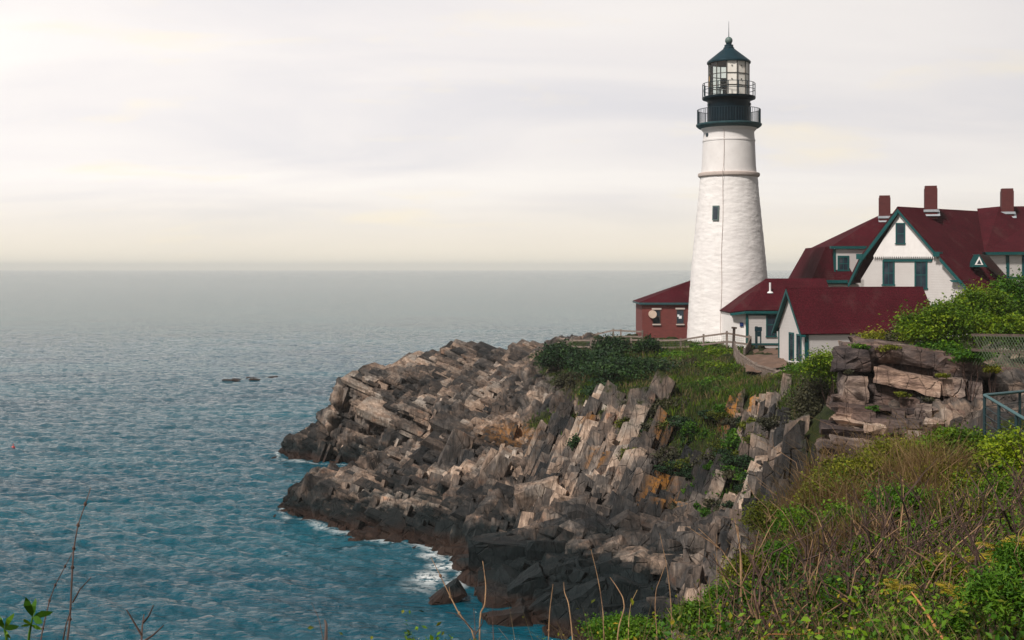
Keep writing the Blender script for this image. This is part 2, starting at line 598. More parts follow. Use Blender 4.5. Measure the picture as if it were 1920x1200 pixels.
def m_rock(name, warm=0.0, beds=False):
    m, t, b = new_mat(name)
    co = obj_co(t)
    tint = attr(t)
    n1 = t.noise(co, 0.35, 5, 0.6)
    n2 = t.noise(co, 2.2, 7, 0.72)
    # fine bedding streaks that follow the strata dip
    st = t.noise(t.mapping(co, scale=(0.95, 1.2, 3.4), rot=(0, R(-6), 0)) if beds else t.mapping(co, scale=(3.4, 1.3, 0.55), rot=(0, R(20), 0)), 1.6, 6, 0.7)
    key = t.math('ADD', t.math('MULTIPLY', tint, 0.75), t.math('ADD', t.math('MULTIPLY', t.ramp(n1, [(0.34, 0.0), (0.66, 1.0)]), 0.42), t.math('SUBTRACT', t.math('MULTIPLY', st, 0.9), 0.55)))
    w = warm
    c = t.ramp(key, [(0.05, (0.022 + .02 * w, 0.021, 0.021)), (0.32, (0.060 + .03 * w, 0.049, 0.043)),
                     (0.57, (0.150 + .05 * w, 0.110, 0.088)), (0.80, (0.36 + .05 * w, 0.255, 0.190)), (1.0, (0.56, 0.42, 0.325))])
    c = t.mix(1.0, c, t.ramp(n2, [(0.25, 0.45), (0.5, 0.95), (0.75, 1.35)]), 'MULTIPLY')
    # cool grey slabs and rusty stains
    gv = t.ramp(t.noise(co, 0.55, 3, 0.5), [(0.42, 0.0), (0.58, 1.0)])
    c = t.mix(t.math('MULTIPLY', gv, 0.75), c, t.mix(1.0, c, (0.68, 0.84, 0.98), 'MULTIPLY'))
    rv = t.ramp(t.noise(co, 0.8, 5, 0.6), [(0.60, 0.0), (0.72, 1.0)])
    c = t.mix(t.math('MULTIPLY', rv, 0.55), c, t.mix(1.0, c, (1.30, 0.80, 0.55), 'MULTIPLY'))
    # crack lines, darkened in the colour in place of crevice shade
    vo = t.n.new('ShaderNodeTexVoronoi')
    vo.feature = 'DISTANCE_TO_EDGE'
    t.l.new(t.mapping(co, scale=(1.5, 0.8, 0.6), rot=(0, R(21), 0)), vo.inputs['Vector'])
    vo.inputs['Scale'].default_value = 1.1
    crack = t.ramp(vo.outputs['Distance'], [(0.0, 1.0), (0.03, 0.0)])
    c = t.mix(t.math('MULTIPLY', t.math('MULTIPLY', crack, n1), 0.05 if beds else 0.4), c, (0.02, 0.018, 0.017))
    # lichen
    li = t.math('MULTIPLY', attr(t, 'lichen'), t.ramp(t.noise(co, 3.0, 6, 0.7), [(0.42, 0.0), (0.52, 1.0)]))
    c = t.mix(li, c, (0.42, 0.17, 0.015))
    # thin soil and turf
    gm = t.math('MULTIPLY', attr(t, 'turf'), 1.0)
    gf = t.math('ADD', gm, t.math('MULTIPLY', t.math('SUBTRACT', t.noise(co, 1.1, 6, 0.7), 0.5), 1.4))
    gf = t.ramp(gf, [(0.44, 0.0), (0.60, 1.0)])
    turf = t.ramp(t.noise(co, 1.6, 6, 0.7), [(0.3, (0.009, 0.014, 0.003)), (0.6, (0.026, 0.034, 0.005)), (0.8, (0.050, 0.034, 0.012))])
    c = t.mix(gf, c, turf)
    # the wet, weed-grown tide belt, taller in the cove to paint in shade too
    sx = t.n.new('ShaderNodeSeparateXYZ')
    t.l.new(co, sx.inputs[0])
    cove = t.n.new('ShaderNodeMapRange')
    t.l.new(sx.outputs[1], cove.inputs[0])
    cove.inputs[1].default_value = 55.0
    cove.inputs[2].default_value = 70.0
    cove.inputs[3].default_value = 1.25
    cove.inputs[4].default_value = 0.0
    zn = t.math('ADD', t.math('SUBTRACT', sx.outputs[2], cove.outputs[0]), t.math('MULTIPLY', t.math('SUBTRACT', t.noise(co, 0.6, 6, 0.7), 0.5), 4.2))
    wet = t.n.new('ShaderNodeMapRange')
    t.l.new(zn, wet.inputs[0])
    wet.inputs[1].default_value = 1.0
    wet.inputs[2].default_value = 1.9
    wet.inputs[3].default_value = 1.0
    wet.inputs[4].default_value = 0.0
    wet.clamp = True
    weed = t.mix(t.ramp(sx.outputs[2], [(0.35, 1.0), (0.75, 0.0)]), t.ramp(n2, [(0.3, (0.001, 0.0045, 0.006)), (0.75, (0.007, 0.014, 0.016))]), t.ramp(n2, [(0.3, (0.008, 0.005, 0.004)), (0.7, (0.042, 0.021, 0.014))]))
    c = t.mix(t.math('MULTIPLY', wet.outputs[0], 0.97), c, weed)
    t.l.new(c, b.inputs['Base Color'])
    rg = t.math('SUBTRACT', 0.9, t.math('MULTIPLY', wet.outputs[0], 0.25))
    t.l.new(rg, b.inputs['Roughness'])
    b.inputs['Specular IOR Level'].default_value = 0.18
    h = t.math('ADD', t.math('MULTIPLY', n2, 1.0), t.math('ADD', t.math('MULTIPLY', st, 1.0), t.math('MULTIPLY', crack, -0.6)))
    t.l.new(t.bump(h, 0.75, 0.16), b.inputs['Normal'])
    return m


def m_leaf(name, dark, mid, light, trans=0.25, rough=0.6):
    m, t, b = new_mat(name)
    co = obj_co(t)
    k = t.math('ADD', t.math('MULTIPLY', attr(t), 0.75), t.math('MULTIPLY', t.noise(co, 1.1, 3, 0.6), 0.5))
    c = t.ramp(k, [(0.25, dark), (0.6, mid), (0.95, light)])
    t.l.new(c, b.inputs['Base Color'])
    b.inputs['Roughness'].default_value = rough
    b.inputs['Specular IOR Level'].default_value = 0.25
    tl = t.n.new('ShaderNodeBsdfTranslucent')
    t.l.new(c, tl.inputs[0])
    mx = t.n.new('ShaderNodeMixShader')
    mx.inputs[0].default_value = trans
    t.l.new(b.outputs[0], mx.inputs[1])
    t.l.new(tl.outputs[0], mx.inputs[2])
    t.l.new(mx.outputs[0], m.node_tree.nodes['Material Output'].inputs[0])
    return m


def m_water():
    m, t, b = new_mat('sea_water')
    co = obj_co(t)
    n = t.noise(t.mapping(co, scale=(0.45, 1, 1)), 0.05, 4, 0.6)
    c = t.ramp(n, [(0.3, (0.0002, 0.046, 0.078)), (0.7, (0.0004, 0.088, 0.124))])
    # foam where the swell breaks on the rocks
    fm = t.math('MULTIPLY', attr(t, 'foam'), t.ramp(t.noise(co, 1.5, 8, 0.72), [(0.44, 0.0), (0.52, 1.0)]))
    c = t.mix(fm, c, (0.75, 0.78, 0.78))
    t.l.new(c, b.inputs['Base Color'])
    t.l.new(t.math('ADD', 0.06, t.math('MULTIPLY', fm, 0.6)), b.inputs['Roughness'])
    b.inputs['IOR'].default_value = 1.33
    b.inputs['Specular IOR Level'].default_value = 0.22
    r1 = t.noise(t.mapping(co, scale=(0.45, 1.35, 1)), 2.6, 5, 0.6, 0.3)
    r2 = t.noise(t.mapping(co, scale=(0.5, 1.2, 1), loc=(5, 9, 0)), 0.42, 4, 0.6, 0.3)
    h = t.math('ADD', t.math('MULTIPLY', r1, 0.30), t.math('MULTIPLY', r2, 1.0))
    t.l.new(t.bump(h, 1.0, 0.95), b.inputs['Normal'])
    return m


m_tower(); m_tower_top(); m_roof(); m_siding(); m_glass(); m_clear(); m_water()
m_brick('red_brick', (0.175, 0.030, 0.025), (0.16, 0.06, 0.05), 2.2)
m_brick('chimney_brick', (0.100, 0.013, 0.013), (0.09, 0.022, 0.02), 2.4)
m_wood('grey_wood', (0.10, 0.075, 0.062), (0.26, 0.205, 0.172))
m_wood('dark_wood', (0.035, 0.022, 0.018), (0.10, 0.068, 0.055))
m_wood('dry_stem', (0.075, 0.036, 0.020), (0.33, 0.20, 0.10))
m_wood('bark_stem', (0.020, 0.010, 0.008), (0.105, 0.058, 0.042))
m_wood('straw', (0.20, 0.13, 0.05), (0.42, 0.29, 0.13))
m_wood('orange_cane', (0.26, 0.10, 0.03), (0.42, 0.19, 0.07))
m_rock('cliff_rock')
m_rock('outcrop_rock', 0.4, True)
m_leaf('leaf_conifer', (0.003, 0.013, 0.007), (0.010, 0.036, 0.010), (0.036, 0.080, 0.010), 0.1)
m_leaf('leaf_bright', (0.014, 0.044, 0.002), (0.075, 0.150, 0.004), (0.235, 0.300, 0.007))
m_leaf('leaf_green', (0.008, 0.036, 0.003), (0.042, 0.125, 0.005), (0.150, 0.26, 0.008))
m_leaf('leaf_olive', (0.016, 0.028, 0.002), (0.092, 0.112, 0.006), (0.245, 0.245, 0.013))
m_leaf('leaf_yellow', (0.10, 0.085, 0.008), (0.26, 0.20, 0.014), (0.42, 0.30, 0.025))
m_leaf('leaf_bramble', (0.018, 0.020, 0.012), (0.045, 0.045, 0.022), (0.09, 0.08, 0.035), 0.15)
m_leaf('grass_blade', (0.009, 0.030, 0.002), (0.048, 0.100, 0.004), (0.170, 0.205, 0.009))
m_leaf('grass_dry', (0.06, 0.045, 0.018), (0.15, 0.11, 0.045), (0.27, 0.20, 0.09))
m_leaf('rusty_grass', (0.055, 0.030, 0.012), (0.160, 0.100, 0.038), (0.34, 0.23, 0.10))
m_leaf('fern', (0.010, 0.045, 0.004), (0.045, 0.125, 0.006), (0.13, 0.24, 0.012))

# ================================================================== TERRAIN
# control points of the land surface, (photo column, photo row, distance) -> metres
CP = [
 # far headland: ridge
 (530, 838, 106), (565, 815, 106), (605, 795, 105.5), (622, 760, 105), (645, 722, 104.5), (690, 704, 104), (745, 702, 105), (797, 694, 106),
 (826, 662, 111), (870, 656, 112), (925, 662, 112), (985, 672, 111), (1003, 642, 110), (1050, 630, 110), (1100, 636, 108), (1200, 626, 108),
 # far headland: front slope down to the inlet
 (640, 800, 103), (690, 780, 102), (760, 765, 98), (700, 845, 100.5), (760, 830, 97), (840, 740, 100), (900, 740, 97), (820, 845, 93),
 (870, 700, 106), (940, 700, 103), (1000, 700, 98), (1040, 665, 101), (950, 790, 90), (1000, 760, 89), (870, 800, 89), (905, 845, 85.5),
 # low shelf in front of the inlet
 (555, 915, 81), (600, 882, 86), (650, 890, 86), (700, 852, 90), (745, 848, 90), (800, 872, 87), (700, 930, 79), (780, 930, 79), (850, 930, 78), (850, 985, 72.5), (760, 985, 73), (660, 960, 76.5), (930, 930, 75.5),
 # cliff foot and scree
 (960, 1000, 68), (1050, 985, 67.5), (1150, 1005, 65), (1230, 1030, 62), (1310, 1030, 60), (1350, 990, 60), (1000, 1075, 61.5), (1150, 1085, 59), (1100, 1150, 55.5), (1300, 1100, 55.5), (1250, 1175, 51), (930, 1050, 65), (1350, 1080, 52), (1200, 1190, 49.5),
 # cliff face and brow
 (1010, 900, 76), (1030, 835, 78.5), (1100, 782, 77), (1200, 768, 75), (1300, 775, 72), (1385, 742, 71), (1450, 730, 68), (1100, 880, 72.5), (1200, 880, 70), (1300, 900, 66.5), (1400, 880, 62.5), (1420, 950, 58.5), (1490, 860, 58),
 (1500, 780, 62), (1480, 740, 66), (1540, 745, 62), (1530, 820, 56), (1400, 820, 66),
 # grassy slope and plateau
 (1060, 700, 90), (1110, 700, 88), (1200, 680, 89), (1300, 668, 88), (1380, 662, 86), (1200, 720, 82), (1300, 715, 80), (1390, 705, 79), (1440, 715, 78), (1500, 695, 78), (1290, 655, 92), (1364, 640, 97), (1130, 655, 97), (1220, 640, 104),
 (1410, 660, 86), (1470, 692, 79), (1600, 690, 79), (1720, 690, 80), (1440, 652, 90), (1560, 640, 92), (1700, 628, 102), (1900, 622, 108), (1560, 630, 110), (1300, 632, 110), (1900, 640, 90), (1800, 660, 70), (1600, 700, 66),
 # outcrop ground
 (1600, 690, 49), (1720, 690, 48), (1880, 690, 47), (1900, 660, 56), (1600, 800, 45), (1720, 800, 42), (1860, 790, 40), (1570, 860, 44),
]
CW = [(*P(*c),) for c in CP]
CW += [  # world points: sea bed round the headland, far side, near bluff
 (-24, 108, -2.5), (-20.9, 106, -1.0), (-15.6, 79.6, -1.0), (-16.6, 80, -2.4), (-15.8, 84, -1.6), (-14.9, 77, -1.6), (-24, 96, -2.5), (-18, 94, -2.2), (-13.5, 95.5, -1.2), (-9.5, 94.5, -0.8), (-22, 82, -3), (-17, 76, -2.5), (-12, 70.5, -2.2), (-6.5, 68, -1.6), (-3.5, 64, -1.0), (-6, 58, -2.2), (-4.5, 52, -2.5),
 (-14, 118, -3), (-24, 120, -4), (-6, 126, -3), (4, 124, -2.5), (14, 125, -1), (26, 132, 2), (40, 140, 6), (-20, 62, -4), (-25, 72, -4), (-14, 50, -4),
 (-30, 100, -5), (-30, 60, -5), (-30, 130, -6), (0, 145, -6), (20, 150, -4), (70, 150, 8), (70, 110, 11), (70, 70, 12.5), (60, 40, 14), (50, 90, 11),
 (30, 60, 12.2), (30, 45, 12.9), (22, 40, 12.3), (30, 30, 14), (60, 20, 15), (30, 10, 15), (30, -10, 15.2), (0, -10, 14.9), (-15, -10, 14.6),
 # near bluff under the camera: its turf and the drop to the cove
 (0, 0, 14.4), (-4, 3, 14.15), (4, 3, 14.3), (2.5, 6, 13.75), (5, 8, 13.8), (-3, 6, 13.6), (0, 6, 13.55), (-8, 5, 13.6), (-5.5, 8, 11.5), (-1.5, 9, 12.2),
 (0.5, 11, 11.6), (2.2, 12.5, 11.9), (2.6, 16, 11.0), (3.6, 18, 11.4), (5, 20, 11.7), (5.2, 24, 11.0), (7, 24.5, 11.7), (6.2, 15, 12.4), (8, 20, 12.3), (9.5, 24, 12.3), (8, 12, 13.6), (12, 18, 13.3),
 (0, 16, 7.5), (-5, 14, 6), (-12, 10, 7), (-20, 8, 6), (1.5, 22, 5.5), (4, 30, 4.5), (7.5, 30, 8.8), (0, 30, 1.2), (-6, 24, 0), (-14, 20, -1), (3, 38, 2.6), (7, 40, 2.5), (10, 36, 9.5), (10, 45, 7), (14, 34, 12.0), (12, 28, 12.1), (-4, 40, -2), (-12, 34, -3), (-25, 25, -4), (-30, 0, 4),
 (5, 46, 1.8), (1, 46, -0.6), (8, 50, 5),
]
CW = np.array(CW, dtype=float)


def _phi(r2):
    return np.sqrt(r2 + 0.6)


def _fit():
    X = CW[:, :2] / 10.0
    n = len(X)
    r2 = ((X[:, None, :] - X[None, :, :]) ** 2).sum(2)
    A = np.zeros((n + 3, n + 3))
    A[:n, :n] = np.sqrt(r2 + 0.006) - 0.0
    A[:n, :n] -= np.eye(n) * 0.02
    A[:n, n] = 1
    A[:n, n + 1:] = X
    A[n:, :n] = A[:n, n:].T
    bb = np.zeros(n + 3)
    bb[:n] = CW[:, 2]
    return X, np.linalg.solve(A, bb)


_CX, _CWT = _fit()


def H(x, y):
    x = np.atleast_1d(np.asarray(x, float)) / 10.0
    y = np.atleast_1d(np.asarray(y, float)) / 10.0
    out = np.empty(x.shape)
    xf, yf, of = x.ravel(), y.ravel(), out.ravel()
    n = len(_CX)
    for a in range(0, len(xf), 40000):
        xs, ys = xf[a:a + 40000], yf[a:a + 40000]
        r = np.sqrt((xs[:, None] - _CX[None, :, 0]) ** 2 + (ys[:, None] - _CX[None, :, 1]) ** 2 + 0.006)
        of[a:a + 40000] = r @ _CWT[:n] + _CWT[n] + xs * _CWT[n + 1] + ys * _CWT[n + 2]
    return of.reshape(x.shape)


def h1(x, y):
    return float(H([x], [y])[0])


def proj(p):
    p = np.asarray(p, float)
    Y = np.maximum(p[:, 1], 0.5)
    return CX + F * p[:, 0] / Y, HY + F * (CZ - p[:, 2]) / Y


# turf patches, lichen patches: soft ellipses on the land (column, row, half sizes, strength)
TURF = [(1240, 700, 190, 55, 1.1), (1060, 672, 60, 30, 0.9), (1290, 745, 150, 45, 1.0), (1400, 715, 55, 45, 1.1), (1305, 850, 85, 80, .9), (1330, 880, 100, 100, .62), (1225, 825, 80, 50, .6), (1365, 900, 45, 60, .8), (1235, 795, 80, 32, .75), (1520, 780, 60, 90, 1.1), (1045, 795, 55, 26, .85), (1330, 660, 90, 22, 1.0),
        (1440, 795, 40, 26, .6), (1420, 935, 40, 30, .6), (1300, 925, 25, 60, .55), (1150, 770, 60, 22, .6), (1500, 700, 60, 30, .9), (1120, 730, 60, 40, .7), (1250, 900, 30, 40, .45)]
LICH = [(1300, 800, 36, 20, .9), (1270, 770, 28, 12, .7), (1245, 888, 16, 18, .8), (1125, 850, 16, 10, .7), (1260, 940, 14, 9, .7), (1395, 745, 28, 8, .9), (955, 812, 44, 18, .45), (1105, 777, 10, 6, .6), (1320, 778, 22, 12, .8)]


def soft(px, py, ell):
    m = np.zeros(px.shape)
    for (cx, cy, rx, ry, s) in ell:
        d = np.sqrt(((px - cx) / rx) ** 2 + ((py - cy) / ry) ** 2)
        m = np.maximum(m, s * np.clip(1.45 - d * 0.9, 0, 1))
    return m


def turf_mask(p):
    px, py = proj(p)
    m = soft(px, py, TURF)
    m = np.where(p[:, 1] < 33, 1.0, m)
    plate = np.clip((p[:, 2] - 8.6) / 0.6, 0, 1) * np.clip((p[:, 1] - 74) / 4, 0, 1) * np.clip((px - 1090) / 40, 0, 1)
    return np.maximum(m, plate * 0.75)


# strata frames: e1 along the bed, e2 across the bed (thickness), e3 outwards
def frame(e1, e2):
    e1 = np.array(e1, float)
    e1 /= np.linalg.norm(e1)
    e2 = np.array(e2, float)
    e2 -= e1 * e2.dot(e1)
    e2 /= np.linalg.norm(e2)
    return np.stack([e1, e2, np.cross(e1, e2)])


FR_CLIFF = frame((0.40, 0.30, 0.87), (0.93, -0.25, -0.3))
FR_RIGHT = frame((0.16, 0.25, 0.95), (0.96, -0.2, -0.1))
FR_LEDGE = frame((0.90, -0.22, -0.36), (0.34, -0.25, 0.90))
FR_FRONT = frame((0.30, 0.30, 0.90), (0.92, -0.3, -0.25))


def strata_disp(p, fr, size, seed):
    """stepped offsets of a fractured, bedded rock: one value per bed, per block, per chip"""
    w = np.stack([fbm(p * 0.35, 2, seed + 50), fbm(p * 0.35 + 9.1, 2, seed + 60), fbm(p * 0.35 + 4.7, 2, seed + 70)], 1) - 0.5
    q = (p + w * size * 0.9) @ fr.T
    b = q[:, 1] / (size * 0.55)
    i2 = np.floor(b)
    a = q[:, 0] / (size * 2.1) + hash3(i2, i2 * 0, i2 * 0, seed) * 7
    i1 = np.floor(a)
    c = q[:, 2] / (size * 1.5) + hash3(i2, i1, i1 * 0, seed + 1) * 7
    i3 = np.floor(c)
    edge = np.minimum(np.minimum(b - i2, 1 - (b - i2)) * 0.55, np.minimum(a - i1, 1 - (a - i1)) * 2.1) * size
    d = 0.45 * (hash3(i2, i2 * 0, i2 * 0, seed + 2) - .5) + 0.55 * (hash3(i1, i2, i3, seed + 3) - .5)
    return d, hash3(i1, i2, i3, seed + 4), edge


def rock_surface(x, y, z, strength=1.0):
    """displaced rock surface from the smooth height field; returns points and a tint per point"""
    p = np.stack([x, y, z], 1)
    e = 0.4
    gx = (H(x + e, y) - H(x - e, y)) / (2 * e)
    gy = (H(x, y + e) - H(x, y - e)) / (2 * e)
    n = np.stack([-gx, -gy, np.ones_like(gx)], 1)
    n /= np.linalg.norm(n, axis=1)[:, None]
    col, row = proj(p)
    left = np.clip((1010 - col) / 60, 0, 1)
    steep = np.clip((0.90 - n[:, 2]) / 0.12, 0, 1)
    right = np.clip((col - 1370) / 40, 0, 1)
    dA, tA, eA = strata_disp(p, FR_LEDGE, 1.5, 3)
    dA2, tA2, eA2 = strata_disp(p, FR_FRONT, 1.7, 13)
    dB, tB, eB = strata_disp(p, FR_CLIFF, 1.5, 23)
    dR, tR, eR = strata_disp(p, FR_RIGHT, 1.3, 33)
    dL, tL, eL = strata_disp(p, FR_LEDGE, 3.6, 63)
    dC, tC, eC = strata_disp(p, FR_CLIFF, 3.4, 73)
    ds, ts, es = strata_disp(p, FR_CLIFF, 0.55, 43)
    dl, tl, el = strata_disp(p, FR_LEDGE, 0.55, 53)
    useF = (left > 0) & (steep > 0.5) & (fbm(p * 0.22, 2, 77) > 0.5)
    d = np.where(left > 0.5, np.where(useF, dA2, dA), np.where(right > 0.5, dR, dB))
    t = np.where(left > 0.5, np.where(useF, tA2, tA), np.where(right > 0.5, tR, tB))
    ed = np.where(left > 0.5, np.where(useF, eA2, eA), np.where(right > 0.5, eR, eB))
    d2 = np.where(left > 0.5, dl, ds)
    t2 = np.where(left > 0.5, tl, ts)
    turf = turf_mask(p)
    k = strength * (1 - 0.8 * np.clip(turf, 0, 1)) * np.clip((112 - y) / 6, 0.3, 1)
    k = k * (1 - 0.55 * soft(col, row, [(1150, 900, 130, 110, 1.0)]))
    big = np.where(left > 0.5, dL, dC)
    bige = np.where(left > 0.5, eL, eC)
    off = (big * 2.1 * (1 - right) * np.clip((z + 1) / 2, .3, 1) - 0.8 * (1 - right) * np.exp(-(bige / 0.22) ** 2) + d * 1.15 + d2 * 0.5 - 0.40 * np.exp(-(ed / 0.09) ** 2)) * k + (fbm(p * 0.5, 3, 5) - .5) * 0.8 * k
    dirn = n + np.array([0, -0.45, 0])[None, :] * steep[:, None]
    q = p + dirn * off[:, None]
    return q, 0.55 * t + 0.35 * t2 + 0.05, turf


def axis(a, b, fine_a, fine_b, fine, coarse):
    s = []
    if a < fine_a:
        s += list(np.arange(a, fine_a, coarse))
    s += list(np.arange(fine_a, fine_b, fine))
    if b > fine_b:
        s += list(np.arange(fine_b, b + coarse, coarse))
    return np.array(s)


def grid_mesh(name, xs, ys, mat, strength, kind='structure'):
    X, Y = np.meshgrid(xs, ys)
    shp = X.shape
    x, y = X.ravel(), Y.ravel()
    z = H(x, y)
    q, t, turf = rock_surface(x, y, z, strength)
    q = np.where((z < -2.4)[:, None], np.stack([x, y, z], 1), q)
    col, row = proj(q)
    lich = soft(col, row, LICH)
    idx = np.arange(len(x)).reshape(shp)
    f = np.stack([idx[:-1, :-1], idx[:-1, 1:], idx[1:, 1:], idx[1:, :-1]], -1).reshape(-1, 4)
    keep = (z[f].max(1) > -3.2)
    f = f[keep]
    me = bpy.data.meshes.new(name)
    me.vertices.add(len(q))
    me.vertices.foreach_set('co', q.astype(np.float32).ravel())
    me.loops.add(f.size)
    me.loops.foreach_set('vertex_index', f.astype(np.int32).ravel())
    me.polygons.add(len(f))
    me.polygons.foreach_set('loop_start', np.arange(0, f.size, 4, dtype=np.int32))
    me.update(calc_edges=True)
    for nm, val in (('tint', t), ('turf', turf), ('lichen', lich)):
        a = me.attributes.new(nm, 'FLOAT', 'POINT')
        a.data.foreach_set('value', val.astype(np.float32))
    me.materials.append(mat)
    o = bpy.data.objects.new(name, me)
    C.objects.link(o)
    tag(o, kind=kind)
    return o


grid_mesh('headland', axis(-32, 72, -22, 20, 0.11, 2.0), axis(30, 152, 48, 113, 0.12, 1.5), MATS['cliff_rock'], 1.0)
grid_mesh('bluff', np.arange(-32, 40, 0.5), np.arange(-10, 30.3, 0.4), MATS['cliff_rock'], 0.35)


# ------------------------------------------------------------------ rock blocks
def hull_variants(n, jit, chip, seed):
    rnd = random.Random(seed)
    out = []
    for k in range(n):
        bm = bmesh.new()
        for sx in (-1, 1):
            for sy in (-1, 1):
                for sz in (-1, 1):
                    c = [s * (0.5 + rnd.uniform(-jit, jit * 0.4)) for s in (sx, sy, sz)]
                    if rnd.random() < chip:
                        for ax in range(3):
                            q = list(c)
                            q[ax] *= rnd.uniform(0.35, 0.85)
                            bm.verts.new(q)
                    else:
                        bm.verts.new(c)
        r = bmesh.ops.convex_hull(bm, input=bm.verts[:])
        bmesh.ops.delete(bm, geom=[g for g in r['geom_interior'] if isinstance(g, bmesh.types.BMVert)], context='VERTS')
        bmesh.ops.dissolve_limit(bm, angle_limit=R(6), verts=bm.verts[:], edges=bm.edges[:])
        bmesh.ops.recalc_face_normals(bm, faces=bm.faces[:])
        bm.verts.ensure_lookup_table()
        bm.verts.index_update()
        out.append((np.array([v.co[:] for v in bm.verts]), [tuple(v.index for v in f.verts) for f in bm.faces]))
        bm.free()
    return out


HULLS = hull_variants(26, 0.11, 0.40, 5)
BEDS = hull_variants(26, 0.06, 0.30, 7)
BOULD = hull_variants(26, 0.22, 0.75, 6)


def rand_rot(rng, amt):
    a = rng.normal(size=3)
    a /= np.linalg.norm(a)
    th = rng.normal() * amt
    K = np.array([[0, -a[2], a[1]], [a[2], 0, -a[0]], [-a[1], a[0], 0]])
    return np.eye(3) + math.sin(th) * K + (1 - math.cos(th)) * K @ K


def blocks(n, region, fr, L, T, D, wob, seed, push=0.15, mat='cliff_rock', name='rock_slab', turf_max=0.55, sx=0.0):
    """slabs of one bed set standing out of the rock inside a (column,row) polygon; returns arrays"""
    rng = np.random.default_rng(seed)
    mb = MB()
    made = 0
    tries = 0
    (x0, x1, y0, y1) = region
    while made < n and tries < 12:
        tries += 1
        m = n * 6
        x = rng.uniform(x0, x1, m)
        y = rng.uniform(y0, y1, m)
        z = H(x, y)
        e = 0.5
        gx = (H(x + e, y) - H(x - e, y)) / (2 * e)
        gy = (H(x, y + e) - H(x, y - e)) / (2 * e)
        nn = np.stack([-gx, -gy, np.ones_like(gx)], 1)
        nn /= np.linalg.norm(nn, axis=1)[:, None]
        p = np.stack([x, y, z], 1)
        yield_ok = (z > np.where(x < -12, 0.25, -0.8))
        tm = turf_mask(p)
        ok = yield_ok & (tm < turf_max * rng.uniform(0.6, 1.3, m))
        for i in np.nonzero(ok)[0]:
            if made >= n:
                break
            yield p[i], nn[i], rng
            made += 1


def rock_mass(name, jobs, mat, seed):
    mb = MB()
    for (n, region, test, fr, L, T, D, wob, push, hulls) in jobs:
        for p, nn, rng in blocks(n, region, fr, L, T, D, wob, seed):
            c, r = proj(p[None, :])
            if not test(c[0], r[0], nn, p):
                continue
            s = np.array([rng.uniform(*L), rng.uniform(*T), rng.uniform(*D)])
            k = 0.6 + 0.8 * rng.random() ** 2
            s = s * k
            M = rand_rot(rng, wob) @ fr.T
            hv, hf = hulls[rng.integers(len(hulls))]
            v = (hv * s) @ M.T
            out = nn * 0.8 + np.array([0, -0.35, 0.1])
            ext = v @ (out / np.linalg.norm(out))
            v = v + p + out * (-ext.max() + push * (0.25 + rng.random()))
            mb.add(v, hf, float(np.clip(0.02 + 0.62 * rng.random() ** 1.2 + 1.5 * (vnoise(p[None, :] * 0.28, 91)[0] - .38), 0, 1)))
        seed += 1
    o = mb.build(name, mat)
    me = o.data
    nv = len(me.vertices)
    co = np.empty(nv * 3, np.float32)
    me.vertices.foreach_get('co', co)
    co = co.reshape(-1, 3).astype(float)
    c, r = proj(co)
    a = me.attributes.new('lichen', 'FLOAT', 'POINT')
    a.data.foreach_set('value', soft(c, r, LICH).astype(np.float32))
    a = me.attributes.new('turf', 'FLOAT', 'POINT')
    a.data.foreach_set('value', (soft(c, r, TURF) * 0.45).astype(np.float32))
    tag(o, kind='structure')
    return o


